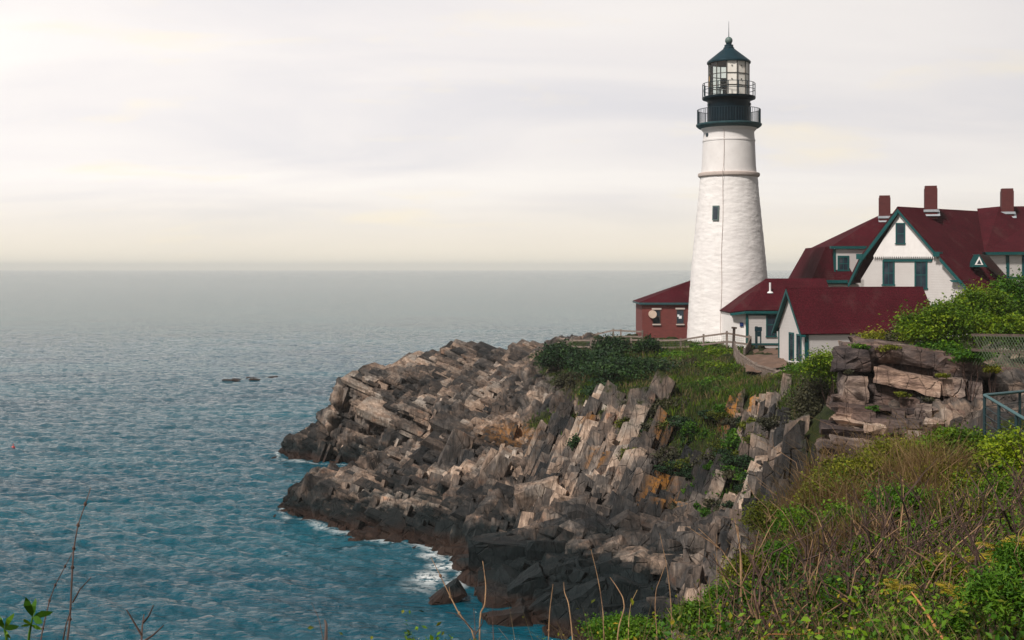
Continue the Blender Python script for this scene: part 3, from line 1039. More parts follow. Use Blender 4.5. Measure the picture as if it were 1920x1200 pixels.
rock_mass('cliff', [
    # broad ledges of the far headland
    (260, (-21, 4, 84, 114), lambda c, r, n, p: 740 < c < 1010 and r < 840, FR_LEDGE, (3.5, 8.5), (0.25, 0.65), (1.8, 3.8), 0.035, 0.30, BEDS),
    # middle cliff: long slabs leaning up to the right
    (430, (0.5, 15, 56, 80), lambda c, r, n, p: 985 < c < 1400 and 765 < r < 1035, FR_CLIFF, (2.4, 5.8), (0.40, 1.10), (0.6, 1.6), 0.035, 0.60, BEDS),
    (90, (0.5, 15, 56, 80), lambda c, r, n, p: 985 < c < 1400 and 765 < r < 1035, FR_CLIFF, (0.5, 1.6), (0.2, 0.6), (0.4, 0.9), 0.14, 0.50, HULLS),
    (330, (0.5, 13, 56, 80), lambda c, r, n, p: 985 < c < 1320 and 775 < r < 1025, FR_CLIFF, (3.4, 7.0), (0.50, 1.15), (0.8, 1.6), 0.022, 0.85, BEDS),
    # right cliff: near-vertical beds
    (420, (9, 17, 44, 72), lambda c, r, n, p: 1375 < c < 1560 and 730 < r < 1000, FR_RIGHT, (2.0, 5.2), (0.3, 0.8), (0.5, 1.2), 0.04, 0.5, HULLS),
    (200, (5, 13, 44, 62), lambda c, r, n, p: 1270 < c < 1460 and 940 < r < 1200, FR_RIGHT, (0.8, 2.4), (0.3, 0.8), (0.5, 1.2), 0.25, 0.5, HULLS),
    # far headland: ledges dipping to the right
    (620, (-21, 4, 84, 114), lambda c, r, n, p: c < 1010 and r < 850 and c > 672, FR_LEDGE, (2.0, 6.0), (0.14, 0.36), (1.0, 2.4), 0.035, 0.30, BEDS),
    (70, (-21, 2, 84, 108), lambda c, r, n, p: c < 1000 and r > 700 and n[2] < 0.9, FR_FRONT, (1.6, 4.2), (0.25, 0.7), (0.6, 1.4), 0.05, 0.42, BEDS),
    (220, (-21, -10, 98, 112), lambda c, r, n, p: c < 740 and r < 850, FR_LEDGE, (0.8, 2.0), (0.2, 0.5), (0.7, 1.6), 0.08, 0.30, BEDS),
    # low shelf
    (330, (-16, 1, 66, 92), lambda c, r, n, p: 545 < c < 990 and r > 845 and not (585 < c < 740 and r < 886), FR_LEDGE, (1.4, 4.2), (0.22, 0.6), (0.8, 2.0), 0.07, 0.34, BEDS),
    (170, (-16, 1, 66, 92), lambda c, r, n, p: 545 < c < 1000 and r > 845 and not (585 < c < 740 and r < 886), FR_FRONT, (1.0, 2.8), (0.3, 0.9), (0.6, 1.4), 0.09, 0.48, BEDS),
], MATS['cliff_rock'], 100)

# ------------------------------------------------------------------ sea
def wave_height(x, y):
    rng = np.random.default_rng(4)
    z = np.zeros_like(x)
    for k in range(26):
        L = 0.7 * 1.16 ** k
        if L > 11:
            break
        th = R(-92) + rng.normal() * 0.5
        kx, ky = 2 * math.pi / L * math.cos(th), 2 * math.pi / L * math.sin(th)
        a = 0.0155 * L ** 0.9 if L < 2.4 else 0.0155 * 2.4 ** 0.9 * (2.4 / L) ** 0.5
        ph = kx * x + ky * y + rng.uniform(0, 6.28)
        z += a * (np.sin(ph) + 0.25 * np.sin(2 * ph + 1.2))
    return z


def build_sea():
    # rows get longer with distance so that every row is about as tall in view
    ys = [30.0]
    while ys[-1] < 420:
        ys.append(ys[-1] * 1.0 + max(0.18, ys[-1] ** 2 / (CZ * F) * 1.0))
    ys = np.array(ys)
    nx = 900
    us = np.linspace(-0.46, 0.30, nx)
    U, Yg = np.meshgrid(us, ys)
    X = U * (Yg + 25)
    x, y = X.ravel(), Yg.ravel()
    dx = (us[1] - us[0]) * (y + 25)
    gust = fbm(np.stack([x * 0.016, y * 0.030, x * 0], 1), 3, 31)
    calm = np.clip(1 - np.exp(-((x + 2) / 9) ** 2 - ((y - 62) / 10) ** 2) * 0.75, 0.2, 1)
    z = wave_height(x, y) * (0.55 + 0.9 * gust) * calm
    fade = np.clip((420 - y) / 320, 0, 1)
    edge = np.clip(np.minimum(U.ravel() + 0.46, 0.30 - U.ravel()) / 0.02, 0, 1)
    z = z * fade * edge
    land = H(x, y)
    foam = np.zeros_like(x)
    px, py = proj(np.stack([x, y, z], 1))
    for (cx, cy, rx, ry, s) in [(805, 1083, 26, 12, .95), (835, 1062, 30, 7, .9), (815, 1042, 26, 6, .8), (850, 1098, 18, 10, .8), (885, 1068, 26, 12, 1.0), (868, 1085, 14, 14, .75), (825, 1030, 26, 7, .7), (850, 1045, 40, 12, .45), (590, 850, 42, 7, .9), (575, 856, 25, 4, 0.8), (800, 1098, 40, 14, .35)]:
        d = np.sqrt(((px - cx) / rx) ** 2 + ((py - cy) / ry) ** 2)
        foam = np.maximum(foam, s * np.clip(1.5 - d, 0, 1))
    rim = np.clip(1 - np.abs(land + 0.15) / 0.35, 0, 1) * 0.50 * (py < 1115)
    foam = np.maximum(foam, rim)
    v = np.stack([x, y, z], 1)
    idx = np.arange(len(x)).reshape(U.shape)
    f = np.stack([idx[:-1, :-1], idx[:-1, 1:], idx[1:, 1:], idx[1:, :-1]], -1).reshape(-1, 4)
    # flat outer sheets that carry the sea to the horizon
    xl0, xr0 = us[0] * (ys[0] + 25), us[-1] * (ys[0] + 25)
    xl1, xr1 = us[0] * (ys[-1] + 25), us[-1] * (ys[-1] + 25)
    B = 9000.0
    ex = np.array([(-B, ys[0], 0), (xl0, ys[0], 0), (xl1, ys[-1], 0), (-B, ys[-1], 0),
                   (xr0, ys[0], 0), (B, ys[0], 0), (B, ys[-1], 0), (xr1, ys[-1], 0),
                   (-B, B, 0), (B, B, 0), (-B, -300, 0), (B, -300, 0)], float)
    n0 = len(v)
    v = np.concatenate([v, ex])
    fx = [[0, 1, 2, 3], [4, 5, 6, 7], [10, 11, 5, 0]]
    me = bpy.data.meshes.new('sea')
    faces = f.tolist() + [[i + n0 for i in q] for q in fx] + [[3 + n0, 2 + n0, 7 + n0, 6 + n0, 9 + n0, 8 + n0]]
    me.from_pydata(v.tolist(), [], faces)
    a = me.attributes.new('foam', 'FLOAT', 'POINT')
    a.data.foreach_set('value', np.concatenate([foam, np.zeros(12)]).astype(np.float32))
    me.polygons.foreach_set('use_smooth', np.ones(len(me.polygons), dtype=bool))
    me.materials.append(MATS['sea_water'])
    o = bpy.data.objects.new('sea', me)
    C.objects.link(o)
    tag(o, kind='structure')


build_sea()
# ================================================================== BUILDINGS
class VP:
    """a real vertical plane in the place: passes through a plan point along a plan direction"""
    def __init__(s, px, Y, dirx, diry):
        s.o = Vector(((px - CX) * Y / F, Y))
        s.d = Vector((dirx, diry)).normalized()
        n = Vector((s.d.y, -s.d.x))
        if n.dot(-s.o) < 0:
            n = -n
        s.n = Vector((n.x, n.y, 0))              # towards the viewer's side
        s.d3 = Vector((s.d.x, s.d.y, 0))

    def pt(s, px, py, off=0.0):
        k = (px - CX) / F
        o = s.o + Vector((s.n.x, s.n.y)) * off
        t = (o.x - k * o.y) / (k * s.d.y - s.d.x)
        Y = o.y + t * s.d.y
        X = o.x + t * s.d.x
        return Vector((X, Y, CZ - (py - HY) * Y / F))

    def slab(s, mb, pts, off, th, tint=0.5):
        """polygon given as photo rows and columns on this plane, front face at off, thickness th backwards"""
        ps = [s.pt(a, b) + s.n * off for a, b in pts]
        mb.prism(ps, -s.n * th, tint)


def rect(x0, y0, x1, y1):
    return [(x0, y0), (x1, y0), (x1, y1), (x0, y1)]


def window(vp, parent, x0, y0, x1, y1, frame='teal_trim', fw=3.0, rows=2, cols=2, depth=0.10, sill=True, name='window'):
    """casing + sash bars (frame) > glass pane, sill; set 3 cm proud of the wall"""
    m = MB()
    hd = fw * 1.2
    vp.slab(m, rect(x0 - fw, y0 - hd, x1 + fw, y0), 0.06, 0.09)
    vp.slab(m, rect(x0 - fw, y0, x0, y1), 0.055, 0.085)
    vp.slab(m, rect(x1, y0, x1 + fw, y1), 0.055, 0.085)
    fr = m.build(name, MATS[frame], parent)
    g = MB()
    vp.slab(g, rect(x0, y0, x1, y1), 0.015, 0.03)
    g.build('pane', MATS['window_glass'], fr)
    b = MB()
    for k in range(1, rows):
        y = y0 + (y1 - y0) * k / rows
        w = 0.9 if rows == 2 else 0.55
        vp.slab(b, rect(x0, y - w, x1, y + w), 0.032, 0.03)
    for k in range(1, cols):
        x = x0 + (x1 - x0) * k / cols
        vp.slab(b, rect(x - 0.45, y0, x + 0.45, y1), 0.029, 0.027)
    if b.n:
        b.build('sash_bars', MATS[frame], fr)
    if sill:
        q = MB()
        vp.slab(q, rect(x0 - fw * 1.4, y1, x1 + fw * 1.4, y1 + fw), 0.10, 0.13)
        q.build('sill', MATS[frame], fr)
    return fr


# ------------------------------------------------------------------ lighthouse
TX, TY = (1366.5 - CX) * 97 / F, 97.0
M97 = 97.0 / F


def tz(py):
    return CZ - (py - HY) * M97


def shaft_r(u):
    """shaft radius in photo pixels, u from the foot to the string course"""
    return float(np.interp(u, [-0.2, 0, .2, .44, .7, .89, 1], [82, 78.3, 74.9, 69.8, 61.8, 55.9, 53.3]))


def build_lighthouse():
    c = (TX, TY)
    base = h1(TX, TY) - 0.2
    root = empty('lighthouse', (TX, TY, base), 'tall white conical lighthouse with black lantern top above the rocky point', 'lighthouse')
    seg = 72
    # rubble tower, surface really lumpy
    zs = np.linspace(min(base, tz(660)), tz(331), 110)
    zb, zt = tz(640), tz(331)
    th = np.arange(220) * 2 * math.pi / 220
    V = []
    for z in zs:
        u = np.clip((z - zb) / (zt - zb), -0.2, 1)
        r = shaft_r(u) * M97
        p = np.stack([np.cos(th) * 3.0, np.sin(th) * 3.0, np.full_like(th, z)], 1)
        d = (fbm(p * np.array([1.5, 1.5, 3.2]), 3, 9) - 0.5) * 0.055
        V.append(np.stack([c[0] + (r + d) * np.cos(th), c[1] + (r + d) * np.sin(th), np.full_like(th, z)], 1))
    V = np.concatenate(V)
    n = 220
    fs = np.array([(i * n + j, i * n + (j + 1) % n, (i + 1) * n + (j + 1) % n, (i + 1) * n + j) for i in range(len(zs) - 1) for j in range(n)])
    MB().raw(V, fs, 0.5).build('tower', MATS['tower_stone'], root, True)
    # upper smooth tower with string course and neck
    prof = [(52.0, 331), (50.0, 310), (48.3, 268), (48.2, 266.5), (49.0, 266), (49.0, 263), (48.0, 262.5), (46.8, 250), (47.5, 247), (50.5, 244), (52.5, 241), (53.0, 239)]
    o = MB().lathe([(r * M97, tz(y)) for r, y in prof], c, seg).build('upper_tower', MATS['tower_render'], root)
    smooth_by_angle(o, 25)
    prof = [(52, 334), (55, 332.5), (57.0, 331), (57.6, 328), (57.0, 325.5), (54, 324.3), (50, 324)]
    smooth_by_angle(MB().lathe([(r * M97, tz(y)) for r, y in prof], c, seg).build('string_course', MATS['pale_stone'], root), 40)
    # gallery deck
    prof = [(30, 241.5), (53, 241.5), (56, 240.5), (60.2, 237), (61, 235.5), (61, 233.5), (59, 232.8), (30, 232.6)]
    smooth_by_angle(MB().lathe([(r * M97, tz(y)) for r, y in prof], c, seg).build('gallery_deck', MATS['deck_metal'], root), 30)

    def railing(name, rpx, y0, y1, nbal, nrail, npost, rt):
        m = MB()
        r = rpx * M97
        for k in range(nrail):
            z = tz(y0 + (y1 - y0) * k / nrail)
            ring = [(c[0] + r * math.cos(a), c[1] + r * math.sin(a), z) for a in np.linspace(0, 2 * math.pi, 61)]
            m.tube(ring, rt, 5, cap=False)
        for k in range(nbal):
            a = 2 * math.pi * (k + .5) / nbal
            big = (k % max(1, nbal // npost) == 0)
            m.tube([(c[0] + r * math.cos(a), c[1] + r * math.sin(a), tz(y1)), (c[0] + r * math.cos(a), c[1] + r * math.sin(a), tz(y0))], rt * (1.5 if big else 0.75), 5)
        m.build(name, MATS['rail_metal'], root)
    railing('gallery_railing', 58.5, 206.5, 233, 72, 1, 12, 0.024)
    m = MB()
    # watch room drum
    prof = [(40.5, 233), (40.5, 229), (39.6, 228), (39.6, 192), (40.4, 190), (43, 188.5), (48.8, 186.5), (49.6, 185), (49.6, 182.5), (47, 181.8), (20, 181.6)]
    smooth_by_angle(MB().lathe([(r * M97, tz(y)) for r, y in prof], c, seg).build('watch_room', MATS['navy_black'], root), 30)
    for a in (R(-90) - 1.34, R(-90) + 1.10):
        mm = MB()
        d = Vector((math.cos(a), math.sin(a), 0))
        p = Vector((c[0], c[1], tz(198))) + d * 39.6 * M97
        mm.tube([p - d * 0.05, p + d * 0.10], [0.12, 0.12], 14)
        mm.build('porthole', MATS['rail_metal'], root)
    railing('lantern_railing', 48.3, 157.5, 181.5, 16, 2, 16, 0.026)
    # lantern: sixteen-sided glazing
    N = 12
    rg = 37.5 * M97
    a0 = R(-90) - 0.02 - math.pi / N
    ang = [a0 + 2 * math.pi * k / N for k in range(N + 1)]
    rows = [181.6, 163.5, 141.5, 117.5]
    fr, gl, wp = MB(), MB(), MB()
    am = MB()
    for k in range(N):
        A = Vector((c[0] + rg * math.cos(ang[k]), c[1] + rg * math.sin(ang[k]), 0))
        B = Vector((c[0] + rg * math.cos(ang[k + 1]), c[1] + rg * math.sin(ang[k + 1]), 0))
        fr.beam(A + Vector((0, 0, tz(181.6))), A + Vector((0, 0, tz(117))), 0.075, 0.075)
        for y in rows[:-1] + [118.0]:
            fr.beam(A + Vector((0, 0, tz(y))), B + Vector((0, 0, tz(y))), 0.06, 0.06)
        nrm = (A + B) / 2 - Vector((c[0], c[1], 0))
        nrm.normalize()
        white = k in (0, 1, 2, 3)
        for r_ in range(3):
            z0, z1 = tz(rows[r_]), tz(rows[r_ + 1])
            qd = [A + Vector((0, 0, z0)), B + Vector((0, 0, z0)), B + Vector((0, 0, z1)), A + Vector((0, 0, z1))]
            tgt = wp if white else (am if (k == 9 and r_ == 1) else gl)
            if tgt is gl:
                tgt.add([q - nrm * 0.01 for q in qd], [(0, 1, 2, 3)])
            else:
                tgt.prism([q - nrm * 0.012 for q in qd], -nrm * 0.02)
    # small vents in the white panels
    for k in (0, 1):
        for y in (128, 153):
            a = (ang[k] + ang[k + 1]) / 2
            d = Vector((math.cos(a), math.sin(a), 0))
            p = Vector((c[0], c[1], tz(y))) + d * rg * math.cos(math.pi / N)
            fr.tube([p - d * .01, p + d * .05], [0.05, 0.05], 8)
    fr.build('glazing_frame', MATS['rust_frame'], root)
    gl.build('lantern_glass', MATS['clear_glass'], root)
    wp.build('blind_panels', MATS['white_panel'], root)
    am.build('amber_glint', MATS['amber'], root)  # opaque amber piece put in for an amber reflection in the glass
    prof = [(0.1, 118.5), (36.6, 118.5), (36.6, 117.6), (0.1, 117.6)]
    MB().lathe([(r * M97, tz(y)) for r, y in prof], c, 24).build('lantern_ceiling', MATS['rust_ceiling'], root)
    m = MB()
    m.lathe([(3, 181.5), (3, 170), (9, 169), (10, 165), (10.5, 160), (8.5, 152), (9.5, 148), (2, 146)], (c[0], c[1]), 24) if False else None
    m.tube([(c[0] - 0.35, c[1], tz(181)), (c[0] - 0.35, c[1], tz(168))], 0.14, 10)
    m.box((c[0] - 0.35, c[1], tz(157)), (0.50, 0.45, 0.80), Matrix.Rotation(0.35, 3, 'Z'))
    m.tube([(c[0] - 0.35, c[1] - .25, tz(157)), (c[0] - 0.52, c[1] - 0.62, tz(157))], [0.22, 0.26], 16)
    m.build('beacon', MATS['rust_frame'], root)
    # roof
    prof = [(36, 119.2), (40.6, 119.4), (41, 117), (40, 115.5), (36, 112), (10.2, 91.5), (10.2, 89.5), (8.4, 88.5), (8.4, 84.5), (5, 83.5), (5.6, 81.5), (3, 80)]
    o = MB().lathe([(r * M97, tz(y)) for r, y in prof], c, 24).build('lantern_roof', MATS['roof_metal'], root)
    smooth_by_angle(o, 13)
    prof = [(7.1 * math.sin(a), 76.2 + 7.1 * math.cos(a)) for a in np.linspace(0.35, math.pi, 14)]
    MB().lathe([(r * M97, tz(y)) for r, y in prof], c, 24).build('ventilator_ball', MATS['vent_metal'], root, True)
    MB().tube([(c[0], c[1], tz(71)), (c[0], c[1], tz(40))], [0.035, 0.012], 6).build('lightning_rod', MATS['rail_metal'], root)
    # window in the shaft, small vent near the neck, cable down the face
    a = R(-90) - 0.57
    d = Vector((math.cos(a), math.sin(a), 0))
    tdir = Vector((-d.y, d.x, 0))

    def on(r_px, y):
        return Vector((c[0], c[1], tz(y))) + d * r_px * M97
    m = MB()
    rr = shaft_r((640 - 388) / 309) - .1
    m.prism([on(rr, 388) - tdir * .26, on(rr, 388) + tdir * .26, on(rr + 1.9, 415) + tdir * .26, on(rr + 1.9, 415) - tdir * .26], d * 0.16)
    w = m.build('window', MATS['vent_metal'], root)
    m = MB()
    m.prism([on(rr + .2, 390.3) - tdir * .19, on(rr + .2, 390.3) + tdir * .19, on(rr + 2.1, 413) + tdir * .19, on(rr + 2.1, 413) - tdir * .19], d * 0.165)
    m.build('pane', MATS['window_glass'], w)
    a = R(-90) - 1.16
    d2 = Vector((math.cos(a), math.sin(a), 0))
    p = Vector((c[0], c[1], tz(255))) + d2 * 47 * M97
    MB().tube([p - d2 * .1, p + d2 * .06], [0.17, 0.15], 14).build('vent', MATS['rail_metal'], root)
    a = R(-90) - 0.36
    d3 = Vector((math.cos(a), math.sin(a), 0))
    pts = []
    for y in np.linspace(246, 625, 40):
        r = 47.5 + (y - 246) / 85 * 4.5 if y < 331 else shaft_r((640 - y) / 309)
        if 320 < y < 336:
            r = 58.2
        pts.append(Vector((c[0], c[1], tz(y))) + d3 * (r * M97 + 0.05) + Vector((math.sin(y * .05) * .03, 0, 0)))
    MB().tube(pts, 0.016, 5).build('cable', MATS['pale_stone'], root)


build_lighthouse()


# ------------------------------------------------------------------ brick building behind the tower
def build_brick_house():
    Y = 103.0
    vp = VP(1204, Y, 1, 0.0)
    b0 = vp.pt(1204, 645)
    root = empty('brick_house', (b0.x, Y, h1(b0.x, Y) - .2), 'small red brick building with hipped roof half hidden behind the lighthouse', 'building')
    m = MB()
    zt = vp.pt(1204, 570).z
    zb = h1(b0.x, Y) - 0.6
    x0, x1 = vp.pt(1204, 600).x, vp.pt(1330, 600).x
    m.box(((x0 + x1) / 2, Y + 2.6, (zt + zb) / 2), (x1 - x0, 5.2, zt - zb))
    m.build('wall', MATS['red_brick'], root)
    ov = 0.28
    ze = vp.pt(1204, 567).z
    zr = CZ - (524 - HY) * (Y + 2.6) / F
    A = [(x0 - ov, Y - ov, ze), (x1 + ov, Y - ov, ze), (x1 + ov, Y + 5.2 + ov, ze), (x0 - ov, Y + 5.2 + ov, ze)]
    xr0 = (1300 - CX) * (Y + 2.6) / F
    Rr = [(xr0, Y + 2.6, zr), (x1 - 1.0, Y + 2.6, zr)]
    m = MB()
    m.add(A + Rr, [(0, 1, 5, 4), (1, 2, 5), (2, 3, 4, 5), (3, 0, 4), (3, 2, 1, 0)])
    m.build('roof', MATS['red_shingle'], root)
    m = MB()
    m.box(((x0 + x1) / 2, Y - ov + .03, ze - 0.085), (x1 - x0 + 2 * ov, 0.05, 0.16))
    m.box((x0 - ov + .03, Y + 2.6, ze - 0.085), (0.05, 5.2 + 2 * ov - .12, 0.16))
    m.box(((x0 + x1) / 2, Y - ov / 2 + .03, ze - 0.18), (x1 - x0 + 2 * ov - .1, ov + .02, 0.03))
    m.build('fascia', MATS['deck_metal'], root)
    for (a, c, wx0, wx1) in ((582, 606, 1225, 1237), (581.5, 606, 1269.5, 1281)):
        fr = window(vp, root, wx0, a, wx1, c, 'dark_wood', 1.0, 2, 1)
        q = MB()
        vp.slab(q, rect(wx0 - 3, a - 4.5, wx1 + 3, a - 1.3), 0.08, 0.12)
        q.build('lintel', MATS['pale_stone'], fr)
        q = MB()
        vp.slab(q, rect(wx0 - 2, c + 1.2, wx1 + 2, c + 3.6), 0.13, 0.16)
        q.build('ledge', MATS['pale_stone'], fr)
        if wx0 > 1250:
            q = MB()
            vp.slab(q, rect(wx0 + 3, 592, wx1 - 3, 597.5), 0.05, 0.012)
            vp.slab(q, rect(wx0 + .5, 589.6, wx0 + 4, 594), 0.048, 0.012)
            q.build('notice', MATS['paper_white'], fr)
    # curved hood over the left window
    q = MB()
    p0 = vp.pt(1223, 589)
    th = np.linspace(0, math.pi * 2, 20)
    q.tube([p0 + Vector((0, -0.42, 0)), p0 + Vector((0, 0.02, 0))], [0.33, 0.33], 20)
    q.build('hood', MATS['hood_beige'], root)


build_brick_house()


# ------------------------------------------------------------------ low white passage building
def build_passage():
    Y = 89.5
    vp = VP(1400, Y, 1, 0.0)
    vq = VP(1400, Y + 0.45, 1, 0.0)
    b0 = vp.pt(1430, 650)
    root = empty('passage_house', (b0.x, Y, b0.z), 'low white wooden building with red roof joined to the foot of the lighthouse', 'building')
    zb = vp.pt(1400, 652).z - .3
    zt = vp.pt(1400, 584).z
    x1, x2 = vp.pt(1400, 600).x, vp.pt(1560, 600).x
    m = MB()
    m.box(((x1 + x2) / 2, Y + 2.5, (zt + zb) / 2), (x2 - x1, 5.0, zt - zb))
    m.build('wall', MATS['white_siding'], root)
    xa, xb = vq.pt(1371, 600).x, x1
    m = MB()
    m.box(((xa + xb) / 2, Y + 2.75, (zt + zb) / 2 - .02), (xb - xa, 4.6, zt - zb - .04))
    m.build('side_wall', MATS['white_trim'], root)
    # roof: hipped on the left
    ze1, ze2 = vp.pt(1400, 581).z, vq.pt(1380, 585).z
    yr = Y + 3.0
    zr = CZ - (522 - HY) * yr / F
    xr0 = (1437 - CX) * yr / F
    xe = vq.pt(1367, 600).x
    ov = 0.3
    m = MB()
    vs = [(xe, Y + .1, ze2), (x1 - .15, Y - ov, ze1), (x2 + .3, Y - ov, ze1), (x2 + .3, yr, zr), (xr0, yr, zr), (xe, Y + 5.6, ze2), (x2 + .3, Y + 5.6, ze2),
          (xe + 1.05, Y + 1.35, ze2 + .78)]
    m.add(vs, [(0, 1, 4, 7), (1, 2, 3, 4), (0, 7, 4, 5), (5, 4, 3, 6)])
    o = m.build('roof', MATS['red_shingle'], root)
    md = o.modifiers.new('thick', 'SOLIDIFY')
    md.thickness = 0.10
    md.offset = -1
    m = MB()
    m.box(((x1 + x2) / 2, Y - ov + .02, ze1 - .17), (x2 - x1 + .4, 0.06, 0.18))
    m.box(((x1 + x2) / 2, Y - .07, ze1 - .33), (x2 - x1, 0.10, 0.14))
    m.beam((xe + .02, Y + .1, ze2 - .16), (x1 - .2, Y - ov + .06, ze1 - .19), 0.06, 0.18)
    m.build('fascia', MATS['teal_trim'], root)
    m = MB()
    m.box((x1 + .02, Y - .02, (zt + zb) / 2 - .05), (0.16, 0.12, zt - zb - .1))
    m.box(((x1 + x2) / 2, Y - .02, vp.pt(1440, 645).z), (x2 - x1 - .2, 0.11, 0.12))
    m.build('corner_boards', MATS['teal_trim'], root)
    window(vp, root, 1438.5, 588, 1453.5, 630, 'teal_trim', 2.2, 2, 1)
    # vent pipe on the roof
    p = Vector(((1444 - CX) * (Y + 1.5) / F, Y + 1.5, 0))
    z0 = CZ - (548 - HY) * (Y + 1.5) / F
    m = MB()
    m.tube([p + Vector((0, 0, z0 - .1)), p + Vector((0, 0, z0 + .72))], 0.075, 10)
    m.tube([p + Vector((0, 0, z0 - .06)), p + Vector((0, 0, z0 + .06))], [0.24, 0.15], 12)
    m.build('vent_pipe', MATS['pipe_white'], root)
    s = MB()
    vq.slab(s, rect(1387, 604.5, 1393.5, 612), 0.08, 0.06)
    o = s.build('wall_sign', MATS['sign_blue'])
    tag(o, 'small dark blue square sign on the white wall beside the lighthouse', 'sign')
    # green stand with twin rounded boards and its post, in front of the wall
    vs_ = VP(1420, 87.6, 1, 0)
    g = vs_.pt(1420, 651)
    st = empty('notice_stand', (g.x, g.y, g.z), 'dark green stand with two posts and a low board before the white wall', 'stand')
    m = MB()
    vs_.slab(m, rect(1416.2, 612, 1420.6, 653), 0.0, 0.12)
    m.build('post', MATS['green_post'], st)
    m = MB()
    vs_.slab(m, rect(1425.4, 618, 1427.6, 647), 0.0, 0.08)
    m.build('post', MATS['green_post'], st)
    m = MB()
    vs_.slab(m, rect(1415, 613, 1428.4, 621), 0.05, 0.05)
    vs_.slab(m, rect(1420.6, 621.2, 1425.3, 631), 0.03, 0.05)
    m.build('board', MATS['roof_metal'], st)


build_passage()


# ------------------------------------------------------------------ white shed with the red roof
def build_shed():
    th = R(79)
    d = Vector((math.sin(th), math.cos(th), 0))       # along the ridge
    g = Vector((math.cos(th), -math.sin(th), 0))      # across, towards the viewer
    pk = P(1474, 538, 80.0)
    L, hw = 9.7, 2.35
    eave = P(1500, 626, 77.7).z
    base_z = P(1490, 690, 78).z
    root = empty('shed', (pk.x, pk.y, base_z), 'white clapboard shed with steep dark red roof in front of the keepers house', 'shed')
    wh = hw - 0.28
    inset = 0.36
    zw = pk.z - (pk.z - eave) * wh / hw - 0.06
    p0 = pk + d * inset
    m = MB()
    zb = base_z - 1.4
    prof = [p0 + g * wh, p0 - g * wh]
    A = Vector((p0.x, p0.y, 0)) + g * wh
    B = Vector((p0.x, p0.y, 0)) - g * wh
    up = Vector((0, 0, 1))
    m.prism([A + up * zb, A + up * zw, Vector((p0.x, p0.y, pk.z - .10)), B + up * zw, B + up * zb], d * (L - 2 * inset))
    m.build('wall', MATS['white_siding'], root)
    # roof slopes
    m = MB()
    ez = Vector((0, 0, eave - pk.z))
    for sgn in (1, -1):
        q = [pk, pk + d * L, pk + d * L + g * hw * sgn + ez, pk + g * hw * sgn + ez]
        n = (q[1] - q[0]).cross(q[3] - q[0]).normalized()
        if n.z < 0:
            n = -n
        m.prism(q, n * -0.11)
    m.build('roof', MATS['red_shingle'], root)
    # barge boards and soffit of both gables
    for e, s2 in ((0.0, 1), (L, -1)):
        m = MB()
        for sgn in (1, -1):
            a = pk + d * (e - 0.03 * s2) + Vector((0, 0, -.13))
            b = a + g * hw * sgn + ez
            sl = (b - a).normalized()
            nn = Vector((0, 0, 1))
            m.prism([a, b, b + Vector((0, 0, -.24)), a + Vector((0, 0, -.26))], d * 0.06 * s2)
            m.prism([a + d * .07 * s2 + Vector((0, 0, -.03)), b + d * .07 * s2 + Vector((0, 0, -.03)), b + d * .07 * s2 + Vector((0, 0, -.08)), a + d * .07 * s2 + Vector((0, 0, -.08))], d * (inset - .10) * s2)
        m.build('barge_board', MATS['teal_trim'], root)
    m = MB()
    for sgn in (1,):
        a = Vector((p0.x, p0.y, 0)) + g * (wh + .02)
        hh = zw - zb
        m.prism([a + up * zb - d * .03, a + up * (zw - .1) - d * .03, a + up * (zw - .1) + d * .24, a + up * zb + d * .24], g * 0.04)
    m.build('corner_board', MATS['teal_trim'], root)
    m = MB()
    a = Vector((p0.x, p0.y, 0)) - g * (wh - .02)
    m.prism([a + up * zb, a + up * (zw - .1), a + up * (zw - .1) + g * .14, a + up * zb + g * .14], -d * .03)
    m.build('corner_board', MATS['teal_trim'], root)
    # gable-wall windows
    for s0, s1, z0, z1 in ((-0.22, 0.36, 0.30, 2.05), (0.98, 1.52, 0.35, 2.0)):
        def q(s, z, o):
            return Vector((p0.x, p0.y, base_z + z)) + g * s - d * o
        m = MB()
        f = 0.085
        m.prism([q(s0 - f, z1, 0), q(s1 + f, z1, 0), q(s1 + f, z1 + f * 1.3, 0), q(s0 - f, z1 + f * 1.3, 0)], -d * .06)
        m.prism([q(s0 - f, z0, 0), q(s0, z0, 0), q(s0, z1, 0), q(s0 - f, z1, 0)], -d * .055)
        m.prism([q(s1, z0, 0), q(s1 + f, z0, 0), q(s1 + f, z1, 0), q(s1, z1, 0)], -d * .055)
        fr = m.build('window', MATS['teal_trim'], root)
        m = MB()
        m.prism([q(s0, z0, 0), q(s1, z0, 0), q(s1, z1, 0), q(s0, z1, 0)], -d * .02)
        m.build('pane', MATS['window_glass'], fr)
        m = MB()
        m.prism([q(s0 - f, z0 - .07, 0), q(s1 + f, z0 - .07, 0), q(s1 + f, z0, 0), q(s0 - f, z0, 0)], -d * .1)
        m.build('sill', MATS['white_trim'], fr)


build_shed()


